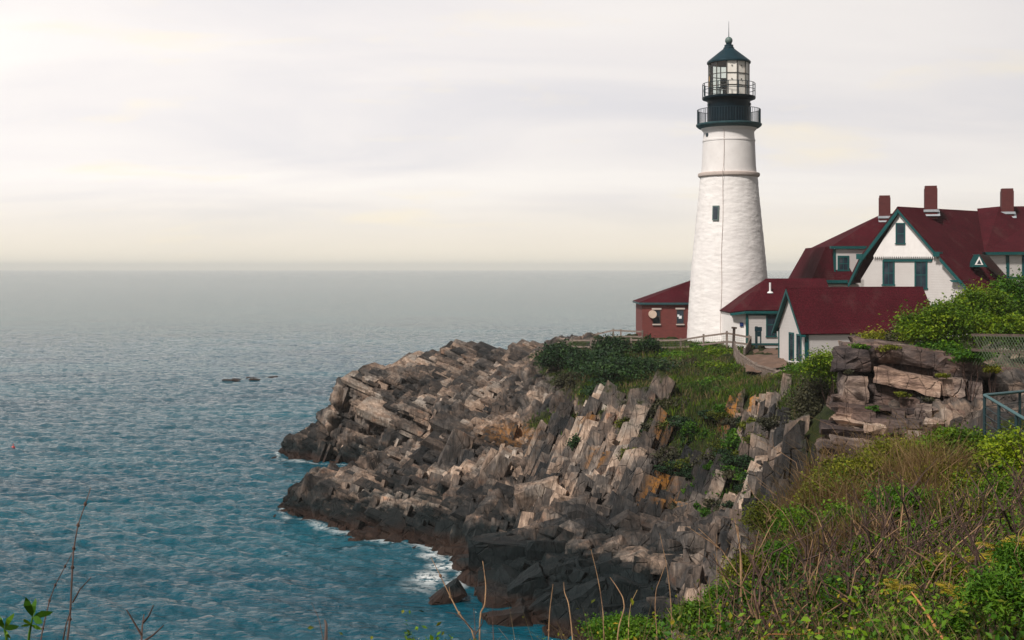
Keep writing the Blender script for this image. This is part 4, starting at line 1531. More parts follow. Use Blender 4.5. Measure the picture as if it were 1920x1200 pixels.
# ------------------------------------------------------------------ keepers' house
def build_house():
    th = R(50)
    d = Vector((math.sin(th), math.cos(th), 0))       # main ridge direction, away to the right
    g = Vector((math.cos(th), -math.sin(th), 0))      # along the gable wall, to the right and nearer
    up = Vector((0, 0, 1))
    YP = 100.0
    gp = VP(1683, YP, g.x, g.y)
    wallp = gp                                        # barge plane; the wall lies 0.55 m behind
    pk = gp.pt(1683, 387)
    root = empty('keepers_house', (pk.x + 2, pk.y + 3, 10.5), 'large white keepers house with dark red roofs, teal trim and three chimneys', 'house')
    WOFF = -0.55
    zb = 9.8

    def wp(px, py, off=WOFF):
        return gp.pt(px, py) + gp.n * off

    def slab(mb, pts, off, thk):
        mb.prism([wp(a, b) + gp.n * off for a, b in pts], -gp.n * thk)
    # ---- front gable walls
    m = MB()
    L0 = wp(1607, 520)
    R0 = wp(1826, 552)
    low = [Vector((L0.x, L0.y, zb)), wp(1607, 524), wp(1640, 470), wp(1744, 470), wp(1826, 552), Vector((R0.x, R0.y, zb))]
    m.prism(low, -gp.n * 0.3)
    # right side wall under the eave, left side wall
    m.prism([Vector((R0.x, R0.y, zb)), Vector((R0.x, R0.y, R0.z)), Vector((R0.x, R0.y, R0.z)) + d * 13, Vector((R0.x, R0.y, zb)) + d * 13], -g * 0.3)
    m.prism([Vector((L0.x, L0.y, zb)), Vector((L0.x, L0.y, wp(1607, 524).z)), Vector((L0.x, L0.y, wp(1607, 524).z)) + d * 13, Vector((L0.x, L0.y, zb)) + d * 13], g * 0.3)
    m.build('wall', MATS['white_siding'], root)
    # projecting shingled gable with scalloped hem
    m = MB()
    pts = [(1683, 397), (1633, 481)]
    nsc = 30
    hem = []
    for k in range(nsc):
        x = 1633 + (1752 - 1633) * (k + .5) / nsc
        xa = 1633 + (1752 - 1633) * (k + .78) / nsc
        xb = 1633 + (1752 - 1633) * (k + 1) / nsc
        xl = 1633 + (1752 - 1633) * (k + .22) / nsc
        hem += [(xl, 481), (x - .6, 484.6), (x + .6, 484.6), (xa, 481)]
    pts = [(1683, 397), (1633, 480)] + hem + [(1752, 480)]
    m.prism([wp(a, b) + gp.n * 0.22 for a, b in pts], -gp.n * 0.2)
    m.build('gable', MATS['white_trim'], root)
    # ---- main roof
    Lr = 15.5
    eR = gp.pt(1834, 557)
    eL1 = gp.pt(1612, 481)
    eL2 = gp.pt(1589, 529)
    m = MB()

    def sheet(a, b, c_, e_, t=0.16):
        n = (b - a).cross(e_ - a).normalized()
        if n.z < 0:
            n = -n
        m.prism([a, b, c_, e_], -n * t)
    sheet(pk, pk + d * Lr, eR + d * Lr, eR)
    sheet(pk, pk + d * Lr, eL1 + d * Lr, eL1)
    sheet(eL1, eL1 + d * Lr, eL2 + d * Lr, eL2)
    m.build('roof', MATS['red_shingle'], root)
    # ---- barge boards, thick and teal, with soffits
    m = MB()
    for seq, wdt in (([(1683, 388), (1613, 481)], 0.42), ([(1613, 481), (1590, 529)], 0.42), ([(1683, 388), (1757, 474)], 0.26), ([(1762, 478), (1833, 557)], 0.34)):
        a, b = [gp.pt(*q) + gp.n * 0.03 + up * -0.15 for q in seq]
        m.prism([a, b, b - up * wdt, a - up * wdt], -gp.n * 0.08)
        s0 = a - up * .05 - gp.n * .09
        s1 = b - up * .05 - gp.n * .09
        m.prism([s0, s1, s1 - up * .06, s0 - up * .06], -gp.n * 0.44)
    # knee blocks where the upper barge ends and small eave returns
    gp.slab(m, rect(1606, 476, 1618, 486), 0.06, 0.5)
    gp.slab(m, rect(1750, 472, 1762, 481), 0.06, 0.5)
    slab(m, [(1780, 525), (1806, 525), (1806, 529), (1784, 529)], 0.55, 0.55)
    slab(m, [(1798, 529), (1808, 529), (1808, 537), (1800, 535)], 0.50, 0.50)
    slab(m, rect(1742, 571, 1779, 577), 0.05, 0.05)
    # window-head band under the gable
    slab(m, rect(1650, 486, 1741, 490.5), 0.10, 0.12)
    m.build('barge_boards', MATS['teal_trim'], root)
    m = MB()
    slab(m, rect(1744, 577.5, 1775, 612), 0.02, 0.03)
    m.build('lattice_skirt', MATS['vent_metal'], root)
    # ---- windows of the gable wall
    vg = VP(1683, YP, g.x, g.y)
    vg.o = vg.o + Vector((gp.n.x, gp.n.y)) * WOFF
    vg2 = VP(1683, YP, g.x, g.y)
    vg2.o = vg2.o + Vector((gp.n.x, gp.n.y)) * (WOFF + .22)
    window(vg2, root, 1682, 420.5, 1695.5, 456, 'teal_trim', 2.2, 2, 1)
    window(vg, root, 1658, 491, 1675, 533, 'teal_trim', 2.8, 2, 2)
    window(vg, root, 1718, 491, 1736.5, 540, 'teal_trim', 2.8, 2, 2)
    m = MB()
    slab(m, rect(1818.5, 545, 1821, 585), 0.06, 0.06)
    m.build('downpipe', MATS['rail_metal'], root)
    # ---- left wing behind: hipped roof, gambrel skirt and a dormer
    YW = 106.0
    v2 = VP(1600, YW, 1, 0.0)
    m = MB()
    a0, a1 = v2.pt(1558, 462), v2.pt(1645, 462)
    r0 = P(1652, 402, YW + 3.5)
    r1 = P(1700, 398, YW + 3.5)
    b0_, b1_ = a0 + Vector((0, 7, 0)), a1 + Vector((0, 7, 0))
    m.add([a0, a1, r1, r0, b0_, b1_], [(0, 1, 2, 3), (0, 3, 4), (4, 3, 2, 5)])
    # steep skirt on the left end and front
    k0 = v2.pt(1549, 464)
    k1 = v2.pt(1518, 527)
    k2 = v2.pt(1570, 464) + Vector((0, -.05, 0))
    k3 = v2.pt(1600, 527) + Vector((0, -1.0, 0))
    kk1 = k1 + Vector((0, -.9, 0))
    m.add([k0, k2, k3, kk1, k0 + Vector((0, 7, 0)), k1 + Vector((0, 8, 0))], [(0, 1, 2, 3), (0, 3, 5, 4)])
    o = m.build('wing_roof', MATS['red_shingle'], root)
    md = o.modifiers.new('thick', 'SOLIDIFY')
    md.thickness = 0.12
    v3 = VP(1600, YW - 0.75, 1, 0.0)
    m = MB()
    v3.slab(m, rect(1567, 465, 1640, 514), 0, 2.5)
    v3.slab(m, rect(1534, 528.5, 1640, 600), -0.3, 4.0)
    m.build('wing_wall', MATS['white_siding'], root)
    m = MB()
    v3.slab(m, rect(1556, 461.5, 1640, 466.5), 0.30, 0.4)
    v3.slab(m, rect(1563.5, 467, 1567, 513), 0.05, 0.4)
    v3.slab(m, rect(1519, 525, 1606, 530.5), 0.45, 0.5)
    v3.slab(m, rect(1531, 530.7, 1604, 533), 0.05, 0.3)
    m.build('wing_trim', MATS['teal_trim'], root)
    m = MB()
    v3.slab(m, rect(1563, 513.2, 1592, 515.4), 0.10, 0.4)
    m.build('wing_sill', MATS['white_trim'], root)
    window(v3, root, 1573.5, 483, 1589, 505.5, 'teal_trim', 3.0, 2, 2)
    # ---- right cross dormer with its own roof
    rp = VP(1870, 97.5, 1, 0.12)
    m = MB()
    e0, e1 = rp.pt(1846, 472.5), rp.pt(1990, 471)
    t0 = pk + d * 8.2 + up * 0.05
    zr = t0.z
    t0 = P(1832, 391, 107.5)
    t1 = P(1874, 387, 106.0)
    t2 = P(1985, 386, 110.0)
    m.add([e0, e1, t2, t1, t0], [(0, 1, 2, 3), (0, 3, 4)])
    o = m.build('dormer_roof', MATS['red_shingle'], root)
    md = o.modifiers.new('thick', 'SOLIDIFY')
    md.thickness = 0.14
    m = MB()
    rp.slab(m, [(1856, 476), (1990, 476), (1990, 560), (1925, 560), (1895, 520)], -0.45, 3.0)
    m.build('dormer_wall', MATS['white_siding'], root)
    m = MB()
    rp.slab(m, [(1846, 472.8), (1990, 471.5), (1990, 477), (1850, 478)], 0.06, 0.5)
    rp.slab(m, [(1891, 479), (1897, 479), (1897, 522), (1893, 522)], -0.38, 0.1)
    rp.slab(m, rect(1897, 519, 1990, 523), -0.36, 0.1)
    m.build('dormer_trim', MATS['teal_trim'], root)
    vr = VP(1870, 97.5, 1, 0.12)
    vr.o = vr.o + Vector((vr.n.x, vr.n.y)) * -0.45
    window(vr, root, 1919, 482, 1936, 516, 'teal_trim', 3.0, 2, 2)
    # ---- little triangular vent dormer on the main slope
    tq = VP(1837, 97.0, g.x * .2 + 1, g.y * .2)
    m = MB()
    tq.slab(m, [(1824, 500.5), (1836, 477), (1852, 500.5)], 0.0, 1.8)
    lv = m.build('vent_dormer', MATS['teal_trim'], root)
    m = MB()
    tq.slab(m, [(1827.5, 496.5), (1836, 481), (1843.5, 496.5)], 0.03, 0.05)
    m.build('vent_panel', MATS['white_trim'], lv)
    m = MB()
    tq.slab(m, [(1831.5, 495), (1836, 486.5), (1840, 495)], 0.045, 0.05)
    m.build('pane', MATS['window_glass'], lv)
    # ---- chimneys
    for cx_, top, bot, w, Yc in ((1658.5, 367, 408, 22, 109.0), (1745, 349, 396, 24, 102.0), (1888, 354, 400, 23, 105.5)):
        s = w * Yc / F
        pc = P(cx_, top, Yc)
        zb_ = P(cx_, bot, Yc).z
        rot = Matrix.Rotation(-R(14), 3, 'Z')
        m = MB()
        h = pc.z - zb_
        m.box((pc.x, pc.y, zb_ + h * .30), (s * .93, s * .93, h * 1.2), rot)
        m.box((pc.x, pc.y, pc.z - h * .06), (s * .86, s * .86, h * .13), rot)
        ch = m.build('chimney', MATS['chimney_brick'], root)
        m = MB()
        m.box((pc.x, pc.y, zb_ + .02), (s * 1.10, s * 1.10, .20), rot)
        m.box((pc.x, pc.y - s * .3, zb_ - .16), (s * 1.16, s * .8, .05), rot @ Matrix.Rotation(R(40), 3, 'X'))
        m.build('flashing', MATS['lead_flash'], ch)


build_house()
# ================================================================== ROCK OUTCROP
def attach(o, lich=None, turf=0.4):
    me = o.data
    nv = len(me.vertices)
    co = np.empty(nv * 3, np.float32)
    me.vertices.foreach_get('co', co)
    co = co.reshape(-1, 3).astype(float) + np.array(o.matrix_basis.translation)
    c, r = proj(co)
    a = me.attributes.new('lichen', 'FLOAT', 'POINT')
    a.data.foreach_set('value', soft(c, r, LICH).astype(np.float32))
    a = me.attributes.new('turf', 'FLOAT', 'POINT')
    a.data.foreach_set('value', (soft(c, r, TURF) * turf).astype(np.float32))


def rough_block(mb, x0, y0, x1, y1, Y, depth, slope=0.0, tint=0.5, rng=None, yaw=0.0, hulls=None, amp=0.05):
    """one broken block whose front spans the given columns and rows at distance Y; subdivided so its faces are uneven"""
    rng = rng or RNG
    s = Y / F
    hv, hf = (hulls or HULLS)[rng.integers(len(HULLS))]
    size = np.array([(x1 - x0) * s * 1.12, depth, (y1 - y0) * s * 1.2])
    ray = np.array(P((x0 + x1) / 2, HY, 1.0)) - np.array([0, 0, CZ])
    c = np.array(P((x0 + x1) / 2, (y0 + y1) / 2, Y)) + ray / np.linalg.norm(ray) * depth * 0.5
    yaw -= math.degrees(math.atan2(ray[0], ray[1]))
    Mx = np.array((Matrix.Rotation(R(yaw), 3, 'Z') @ Matrix.Rotation(R(slope), 3, 'Y')))
    bm = bmesh.new()
    vs = [bm.verts.new(v) for v in (hv * size)]
    for f in hf:
        try:
            bm.faces.new([vs[i] for i in f])
        except ValueError:
            pass
    bmesh.ops.triangulate(bm, faces=bm.faces[:])
    bmesh.ops.subdivide_edges(bm, edges=[e for e in bm.edges if e.calc_length() > 0.5], cuts=4, use_grid_fill=True)
    bm.normal_update()
    bm.verts.index_update()
    v = np.array([q.co[:] for q in bm.verts])
    n = np.array([q.normal[:] for q in bm.verts])
    fs = [tuple(q.index for q in f.verts) for f in bm.faces]
    bm.free()
    w = v @ Mx.T + c
    w = w + (n @ Mx.T) * ((fbm(w * np.array([1.9, 1.9, 5.0]), 5, 17) - 0.5) * 6.5 * amp)[:, None]
    mb.add(w, fs, tint)


def build_outcrop():
    rng = np.random.default_rng(21)
    mb = MB()
    B = lambda *a, **k: rough_block(mb, *a, rng=rng, **k)
    # the two cap slabs
    B(1600, 656, 1760, 700, 44.6, 5.0, slope=5, yaw=7, tint=0.42, amp=.08)
    B(1640, 655, 1764, 682, 44.1, 4.5, slope=6, tint=0.62, amp=.05)
    B(1580, 659, 1655, 699, 43.8, 4.0, slope=-3, yaw=-14, tint=0.34, amp=.08)
    B(1586, 652, 1640, 666, 44.6, 3.0, slope=5, yaw=10, tint=0.60, amp=.05)
    B(1762, 676, 1856, 706, 43.6, 4.5, slope=8, tint=0.60, amp=.05)
    B(1850, 690, 1925, 718, 43.6, 4.5, slope=5, tint=0.35, amp=.05)
    B(1690, 684, 1775, 722, 44.8, 4.0, slope=7, tint=0.25, amp=.06)
    # upright pillar and the dark cleft beside it
    B(1579, 706, 1620, 756, 43.7, 1.2, slope=2, yaw=12, tint=0.85, amp=.04)
    B(1590, 695, 1660, 765, 46.6, 2.5, tint=0.15, amp=.05)
    # big tilted slab
    B(1650, 706, 1772, 730, 43.3, 2.4, slope=13, yaw=-6, tint=0.80, amp=.05)
    B(1622, 722, 1790, 760, 43.8, 2.6, slope=8, tint=0.50, amp=.05)
    # blocks to the right
    B(1758, 706, 1838, 730, 43.6, 3.0, slope=4, tint=0.35)
    B(1762, 714, 1810, 744, 43.0, 2.2, slope=3, tint=0.80)
    B(1806, 716, 1840, 748, 43.0, 2.2, slope=2, tint=0.68)
    B(1842, 712, 1900, 760, 44.5, 3.0, tint=0.22)
    B(1856, 718, 1886, 756, 43.2, 1.6, tint=0.5)
    # lower beds, broken into blocks
    y = 748.0
    while y < 880:
        hgt = rng.uniform(6, 15)
        x = 1562 + rng.uniform(-18, 24) - (y - 748) * 0.05
        while x < 1935:
            w = rng.uniform(34, 150)
            x1 = min(x + w, 1945)
            B(x, y + (x - 1560) * 0.02, x1, y + hgt + (x - 1560) * 0.02 + 2, 43.4 - (y - 748) * 0.035 + rng.uniform(-.5, .5), 3.0, slope=rng.uniform(3, 10), yaw=rng.uniform(-10, 10), tint=rng.uniform(0.08, 0.9), amp=.045)
            x = x1 + rng.uniform(-3, 3)
        y += hgt * 0.93
    for (x0_, y0_, x1_, y1_) in ((1590, 690, 1700, 770), (1690, 690, 1800, 770), (1790, 700, 1930, 780), (1570, 755, 1700, 850), (1690, 765, 1820, 850), (1800, 770, 1940, 850)):
        B(x0_, y0_, x1_, y1_, 44.9, 3.0, slope=6, tint=rng.uniform(.2, .4), amp=.09)
    # a few standing broken blocks in the beds
    for (x0, y0, x1, y1, t) in ((1718, 762, 1748, 790, .75), (1674, 776, 1694, 797, .6), (1692, 784, 1716, 812, .85), (1748, 768, 1786, 792, .5), (1640, 790, 1664, 806, .45), (1600, 772, 1640, 800, .35)):
        B(x0, y0, x1, y1, 42.4, 1.6, slope=rng.uniform(-4, 8), tint=t)
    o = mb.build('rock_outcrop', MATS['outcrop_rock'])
    attach(o, turf=0.0)
    tag(o, 'layered brown rock outcrop with overhanging cap slabs below the leafy bushes', 'rock outcrop')


build_outcrop()


# ================================================================== BOULDERS
def boulder(px, py, wpx, hpx, Y, label, group=None, tint=0.5, slope=0.0, seed=0, depth=0.8, hull=None, name='boulder', sink=0.25):
    rng = np.random.default_rng(seed + 900)
    hv, hf = (hull or BOULD)[rng.integers(len(BOULD))]
    s = Y / F
    size = np.array([wpx * s * 1.1, wpx * s * depth, hpx * s * 1.1])
    M = np.array(Matrix.Rotation(R(slope), 3, 'Y')) @ rand_rot(rng, 0.12)
    v = (hv * size) @ M.T
    c = np.array(P(px, py, Y))
    mb = MB()
    bm = bmesh.new()
    vs = [bm.verts.new(q) for q in v]
    for f in hf:
        bm.faces.new([vs[i] for i in f])
    bmesh.ops.triangulate(bm, faces=bm.faces[:])
    for _ in range(2):
        bmesh.ops.subdivide_edges(bm, edges=[e for e in bm.edges if e.calc_length() > 0.55], cuts=1, use_grid_fill=True)
    bm.normal_update()
    bm.verts.index_update()
    v = np.array([q.co[:] for q in bm.verts])
    n_ = np.array([q.normal[:] for q in bm.verts])
    hf = [tuple(q.index for q in f.verts) for f in bm.faces]
    bm.free()
    v = v + n_ * ((fbm((v + c) * 1.3, 4, 27) - .5) * .42 * min(1, size.min()))[:, None]
    mb.add(v + c, hf, tint)
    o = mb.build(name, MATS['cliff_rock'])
    me = o.data
    # origin at the rock's middle
    me.transform(Matrix.Translation(-Vector(c)))
    o.location = Vector(c)
    attach(o, turf=0.0)
    tag(o, label, 'boulder', group)
    return o


SCREE = 'boulders fallen at the foot of the cliff'
SPEC = [
 # column, row, width, height, distance, tint, lean, label
 (855, 848, 58, 92, 86.0, .62, 18, 'big upright flat-faced tan slab standing on the low shelf'),
 (925, 895, 48, 78, 79.0, .72, 28, 'pale leaning block right of the big upright tan slab'),
 (1012, 935, 70, 58, 70.5, .80, -8, 'largest pale square-faced block at the foot of the leaning slabs'),
 (1052, 965, 44, 62, 69.0, .86, 10, 'palest narrow block leaning beside the large square-faced block'),
 (1090, 950, 50, 38, 68.0, .66, -22, 'tilted diamond-shaped grey block at the foot of the cliff'),
 (1160, 1052, 120, 15, 59.5, .80, -16, 'long thin straw-coloured slab lying across the scree'),
 (1245, 1058, 70, 26, 57.0, .95, -10, 'broad pale orange slab on top of the scree'),
 (1207, 1066, 34, 34, 57.0, .82, 12, 'orange pointed boulder at the left end of the pale orange slab'),
 (1080, 1025, 48, 18, 62.5, .66, -14, 'flat tan boulder at the left edge of the scree'),
 (1140, 1028, 44, 18, 61.0, .70, -22, 'wedge-shaped tan boulder tilted up to the right on the scree'),
 (1300, 1030, 22, 52, 59.0, .55, 38, 'long brown splinter of rock leaning against the cliff foot'),
 (1320, 1060, 30, 46, 56.5, .42, 12, 'grey upright block at the right end of the scree'),
 (1318, 1062, 52, 12, 55.0, .85, 0, 'thin bright level slab above the dry stems'),
 (1060, 1072, 46, 44, 60.0, .38, -20, 'grey pointed boulder between dark wet rocks and the scree'),
 (950, 1045, 120, 64, 64.0, .10, 4, 'largest black wet rock beside the breaking foam'),
 (1030, 1048, 76, 66, 63.0, .12, -5, 'square dark wet rock right of the largest black rock'),
 (858, 1035, 52, 22, 69.0, .08, -6, 'low black wet rock awash behind the white foam'),
 (868, 1056, 34, 14, 66.5, .08, 0, 'small black rock almost covered by the foam'),
 (838, 1122, 62, 32, 59.0, .10, -26, 'dark wedge-shaped rock lying off the shore in the cove'),
 (995, 1100, 80, 50, 58.5, .18, -30, 'dark sloping slab in the middle of the cove rocks'),
 (1020, 1140, 58, 34, 56.0, .20, -25, 'blue-grey rounded rock near the bottom of the cove'),
 (940, 1118, 110, 26, 59.0, .12, -3, 'long dark flat rock just above the cove water'),
 (950, 1165, 90, 40, 55.5, .14, -15, 'dark flat-topped rock lowest in the cove'),
 (1110, 1120, 62, 42, 56.0, .30, -18, 'brown cracked boulder low on the scree'),
 (1180, 1115, 60, 46, 55.0, .32, 15, 'grey-brown bulky boulder below the pale orange slab'),
 (1255, 1115, 56, 40, 54.0, .36, -12, 'grey boulder below the bright level slab'),
 (690, 1008, 28, 18, 73.5, .50, 8, 'small brown weed-covered rock at the water edge of the shelf'),
]
for k, (px, py, w, h, Y, t, sl, lab) in enumerate(SPEC):
    boulder(px, py, w, h, Y, lab, SCREE, t, sl, k)


def scree_pile():
    """the small loose stones nobody could count"""
    rng = np.random.default_rng(77)
    mb = MB()
    n = 0
    while n < 1500:
        px, Y = rng.uniform(880, 1370), rng.uniform(50, 67)
        x = (px - CX) * Y / F
        z = h1(x, Y)
        c, r = proj(np.array([[x, Y, z]]))
        if not (975 + max(0, 1000 - px) * 0.4 < r[0] < 1215) or z < -0.4:
            n += 0.2
            continue
        s = rng.uniform(0.22, 1.0) * (0.6 + rng.random())
        hv, hf = BOULD[rng.integers(len(BOULD))]
        sz = np.array([s * rng.uniform(.9, 2.2), s * rng.uniform(.7, 1.4), s * rng.uniform(.35, .9)])
        v = (hv * sz) @ (rand_rot(rng, 0.45) @ np.array(Matrix.Rotation(rng.uniform(0, 3), 3, 'Z'))).T
        mb.add(v + np.array([x, Y, z + s * .22]), hf, rng.uniform(0.02, 0.5))
        n += 1
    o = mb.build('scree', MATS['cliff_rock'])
    attach(o, turf=0.0)
    tag(o, kind='stuff')


scree_pile()
mb = MB()
rng_ = np.random.default_rng(3)
for k in range(5):
    hv, hf = BOULD[k]
    x = P(440 + k * 15, 708, 178).x
    mb.add((hv * np.array([1.9, 3.0, 0.36])) @ rand_rot(rng_, 0.15).T + np.array([x, 178 + rng_.uniform(-3, 3), -0.10]), hf, 0.02)
o = mb.build('reef', MATS['cliff_rock'])
attach(o, turf=0)
tag(o, 'low dark reef just breaking the open water left of the point', 'reef')
# small red float far out on the left
b = P(25, 841, 108.9)
bo = MB()
bo.lathe([(0.02, 0.25), (0.10, 0.23), (0.17, 0.12), (0.19, 0.0), (0.16, -0.12), (0.02, -0.2)], (b.x, b.y), 16)
bo.tube([(b.x, b.y, .3), (b.x, b.y, .42)], 0.04, 6)
o = bo.build('buoy', MATS['buoy_red'], None, True)
tag(o, 'tiny red float bobbing on the open sea at the left', 'buoy')


# ================================================================== PATH AND BANK
def build_path():
    mb = MB()
    xs, ys = np.linspace(1398, 1475, 30), np.concatenate([np.linspace(79, 85.6, 18), np.linspace(85.8, 86.5, 6), np.linspace(86.8, 89.3, 6)])
    U, Y = np.meshgrid(xs, ys)
    X = (U - CX) * Y / F
    top = P(1430, 652, 89).z
    Z = H(X, Y) + 0.25
    low = P(1440, 676, 85.0).z
    k = np.clip((Y - 85.7) / 0.7, 0, 1)
    Z = np.where(Y > 84, (1 - k) * np.minimum(Z, low + .15) + k * (top - 0.05), Z) + (fbm(np.stack([X.ravel() * 1.5, Y.ravel() * 1.5, X.ravel() * 0], 1), 3, 8).reshape(X.shape) - .5) * 0.25
    idx = np.arange(X.size).reshape(X.shape)
    f = np.stack([idx[:-1, :-1], idx[:-1, 1:], idx[1:, 1:], idx[1:, :-1]], -1).reshape(-1, 4)
    mb.raw(np.stack([X.ravel(), Y.ravel(), Z.ravel()], 1), f, 0.5)
    o = mb.build('path', MATS['earth'], None, True)
    tag(o, kind='structure')


build_path()


# ================================================================== FENCES
def rail_fence(label, pts, mat='grey_wood', rails=2, boards=False, mesh=False, post=0.13, ph=None, wire=False):
    """pts: (column, row of post top, row of ground, distance); posts, rails and wire are parts"""
    tops = [P(a, b, Y) for a, b, c, Y in pts]
    grd = [P(a, c, Y) for a, b, c, Y in pts]
    root = empty('wooden_fence', tuple(grd[len(grd) // 2]), label, 'fence')
    for k, (t, g_) in enumerate(zip(tops, grd)):
        m = MB()
        lean = Vector((RNG.normal() * .02, RNG.normal() * .02, 0))
        m.beam(g_ - Vector((0, 0, .5)), t + Vector((0, 0, .10)) + lean, post, post, 0.2 + 0.5 * RNG.random(), up=(0, 1, 0))
        m.build('post', MATS[mat], root)
    for k in range(len(pts) - 1):
        for j in range(rails):
            u = 0.06 + j * (0.88 / max(1, rails - 0.5))
            a = tops[k].lerp(grd[k], u)
            b_ = tops[k + 1].lerp(grd[k + 1], u)
            m = MB()
            m.beam(a + Vector((0, -.07, 0)), b_ + Vector((0, -.07, 0)), 0.05, 0.13, 0.5 + 0.5 * RNG.random())
            m.build('rail', MATS[mat], root)
    if boards:
        for k in range(len(pts) - 1):
            m = MB()
            nb = max(4, int((tops[k + 1] - tops[k]).length / 0.085))
            for j in range(nb):
                u = (j + .5) / nb
                a = tops[k].lerp(tops[k + 1], u) - Vector((0, 0, .06 + RNG.random() * .04))
                b_ = grd[k].lerp(grd[k + 1], u) + Vector((0, 0, .05))
                m.beam(b_, a, 0.045, 0.014, 0.55 + 0.4 * RNG.random(), up=(0, 1, 0))
            m.build('picket_panel', MATS[mat], root)
    if wire:
        for k in range(len(pts) - 1):
            m = MB()
            n = max(6, int((tops[k + 1] - tops[k]).length / 0.16))
            for j in range(n):
                u = j / n
                a, b_ = tops[k].lerp(tops[k + 1], u), grd[k].lerp(grd[k + 1], u)
                m.tube([b_, a - Vector((0, 0, .1))], 0.0055, 3, cap=False)
            for j in range(6):
                u = .12 + j * .15
                m.tube([tops[k].lerp(grd[k], u), tops[k + 1].lerp(grd[k + 1], u)], 0.0055, 3, cap=False)
            m.build('wire_panel', MATS['link_wire'], root)
    return root


rail_fence('weathered post and rail fence along the top of the grassy slope before the tower',
           [(1063, 637, 656, 96), (1108, 637, 658, 95), (1183, 636, 658, 94), (1235, 637, 660, 93), (1276, 636, 660, 92), (1319, 629, 655, 90.5), (1363, 623, 650, 89), (1405, 631, 654, 88)], wire=True)
rail_fence('farther low rail fence on the rocky crest left of the brick building',
           [(1094, 629, 642, 106), (1121, 625, 641, 105.5), (1150, 618, 638, 105), (1164, 619, 637, 104.5), (1204, 621, 637, 103)], post=.12)
rail_fence('slatted grey fence running down the slope from the path towards the cliff',
           [(1377, 642, 668, 84), (1385, 660, 692, 82), (1418, 682, 716, 79.5), (1452, 692, 722, 78)], boards=True)
rail_fence('short slatted fence piece beside the path opening',
           [(1407, 633, 655, 87.5), (1396, 655, 680, 84.5)], boards=True)
rail_fence('thin rail fence rising past the corner of the white shed',
           [(1454, 695, 718, 77.5), (1492, 686, 712, 76), (1536, 677, 706, 74.5), (1590, 676, 704, 73)], rails=2, post=.11)


def trail_post():
    a, b = P(1374.5, 650, 86.5), P(1376.5, 616, 86.5)
    root = empty('trail_post', tuple(a), 'dark leaning post with a flat cap board at the fence corner', 'post')
    m = MB()
    m.beam(a - Vector((0, 0, .4)), b + Vector((0, 0, .02)), .17, .17, up=(0, 1, 0))
    m.build('post_shaft', MATS['dark_wood'], root)
    m = MB()
    m.box(b + Vector((0, 0, .05)), (.34, .34, .12), Matrix.Rotation(R(4), 3, 'Y'))
    m.build('cap_board', MATS['dark_wood'], root)


trail_post()


def link_fence():
    root_p = P(1880, 690, 41.5)
    root = empty('chain_link_fence', tuple(root_p), 'chain link fence with weathered rails in front of the leafy bush at the right', 'fence')
    tl, tr = P(1822, 628, 42.5), P(1960, 630, 40.5)
    bl, br = P(1822, 684, 42.5), P(1960, 694, 40.5)
    for u in (0.80,):
        m = MB()
        m.beam(bl.lerp(br, u) - Vector((0, 0, .5)), tl.lerp(tr, u) + Vector((0, 0, .02)), .09, .09, .5, up=(0, 1, 0))
        m.build('post', MATS['grey_wood'], root)
    for u in (0.0, 0.50):
        m = MB()
        m.beam(tl.lerp(bl, u), tr.lerp(br, u), .06, .09, .9)
        m.build('rail', MATS['dark_wood'], root)
    m = MB()
    n = 46
    off = Vector((0, -.05, 0))
    W_, Hh = (tr - tl).length, (tl - bl).length
    cell = 0.105
    pt = lambda x, z: tl.lerp(tr, x / W_).lerp(bl.lerp(br, x / W_), z / Hh) + off
    k = -Hh
    while k < W_:
        for sgn in (1, -1):
            xa, za, xb, zb = (k, 0, k + Hh * .62, Hh) if sgn == 1 else (k + Hh * .62, 0, k, Hh)
            if min(xa, xb) > 0 and max(xa, xb) < W_:
                m.tube([pt(xa, za), pt(xb, zb)], 0.0085, 4, cap=False)
        k += cell
    m.build('wire_mesh', MATS['link_wire'], root)


link_fence()


def railing():
    Y0 = 23.5
    c0 = P(1846, 741, Y0)
    far = P(1990, 727, 26.5)
    near = P(2010, 838, 18.5)
    root = empty('metal_railing', tuple(c0 - Vector((0, 0, 1.1))), 'teal painted metal railing corner above the shrubs at the right edge', 'railing')
    for q in (far, near):
        m = MB()
        m.tube([c0, q], 0.030, 8)
        m.build('handrail', MATS['green_rail'], root)
    for u, q in ((0, far), (0.43, far), (.8, far), (0.20, near), (0.42, near), (.66, near), (.9, near)):
        t = c0.lerp(q, u)
        m = MB()
        m.tube([t - Vector((0, 0, 1.5)), t], 0.030, 8)
        m.build('post', MATS['green_post'], root)
    for q in (far, near):
        for k in range(6):
            m = MB()
            dz = Vector((0, 0, .22 + k * .15))
            m.tube([c0 - dz, q - dz], 0.007, 4)
            m.build('wire', MATS['green_post'], root)


railing()
# slim grey post in the bushes above the outcrop, flat grey box behind it
m = MB()
a = P(1722, 640, 47)
m.beam(a - Vector((0, 0, .8)), P(1722.5, 605, 47), .10, .12, .9, up=(0, 1, 0))
o = m.build('wooden_post', MATS['grey_wood'])
tag(o, 'pale weathered post sticking out of the bush above the rock outcrop', 'post')
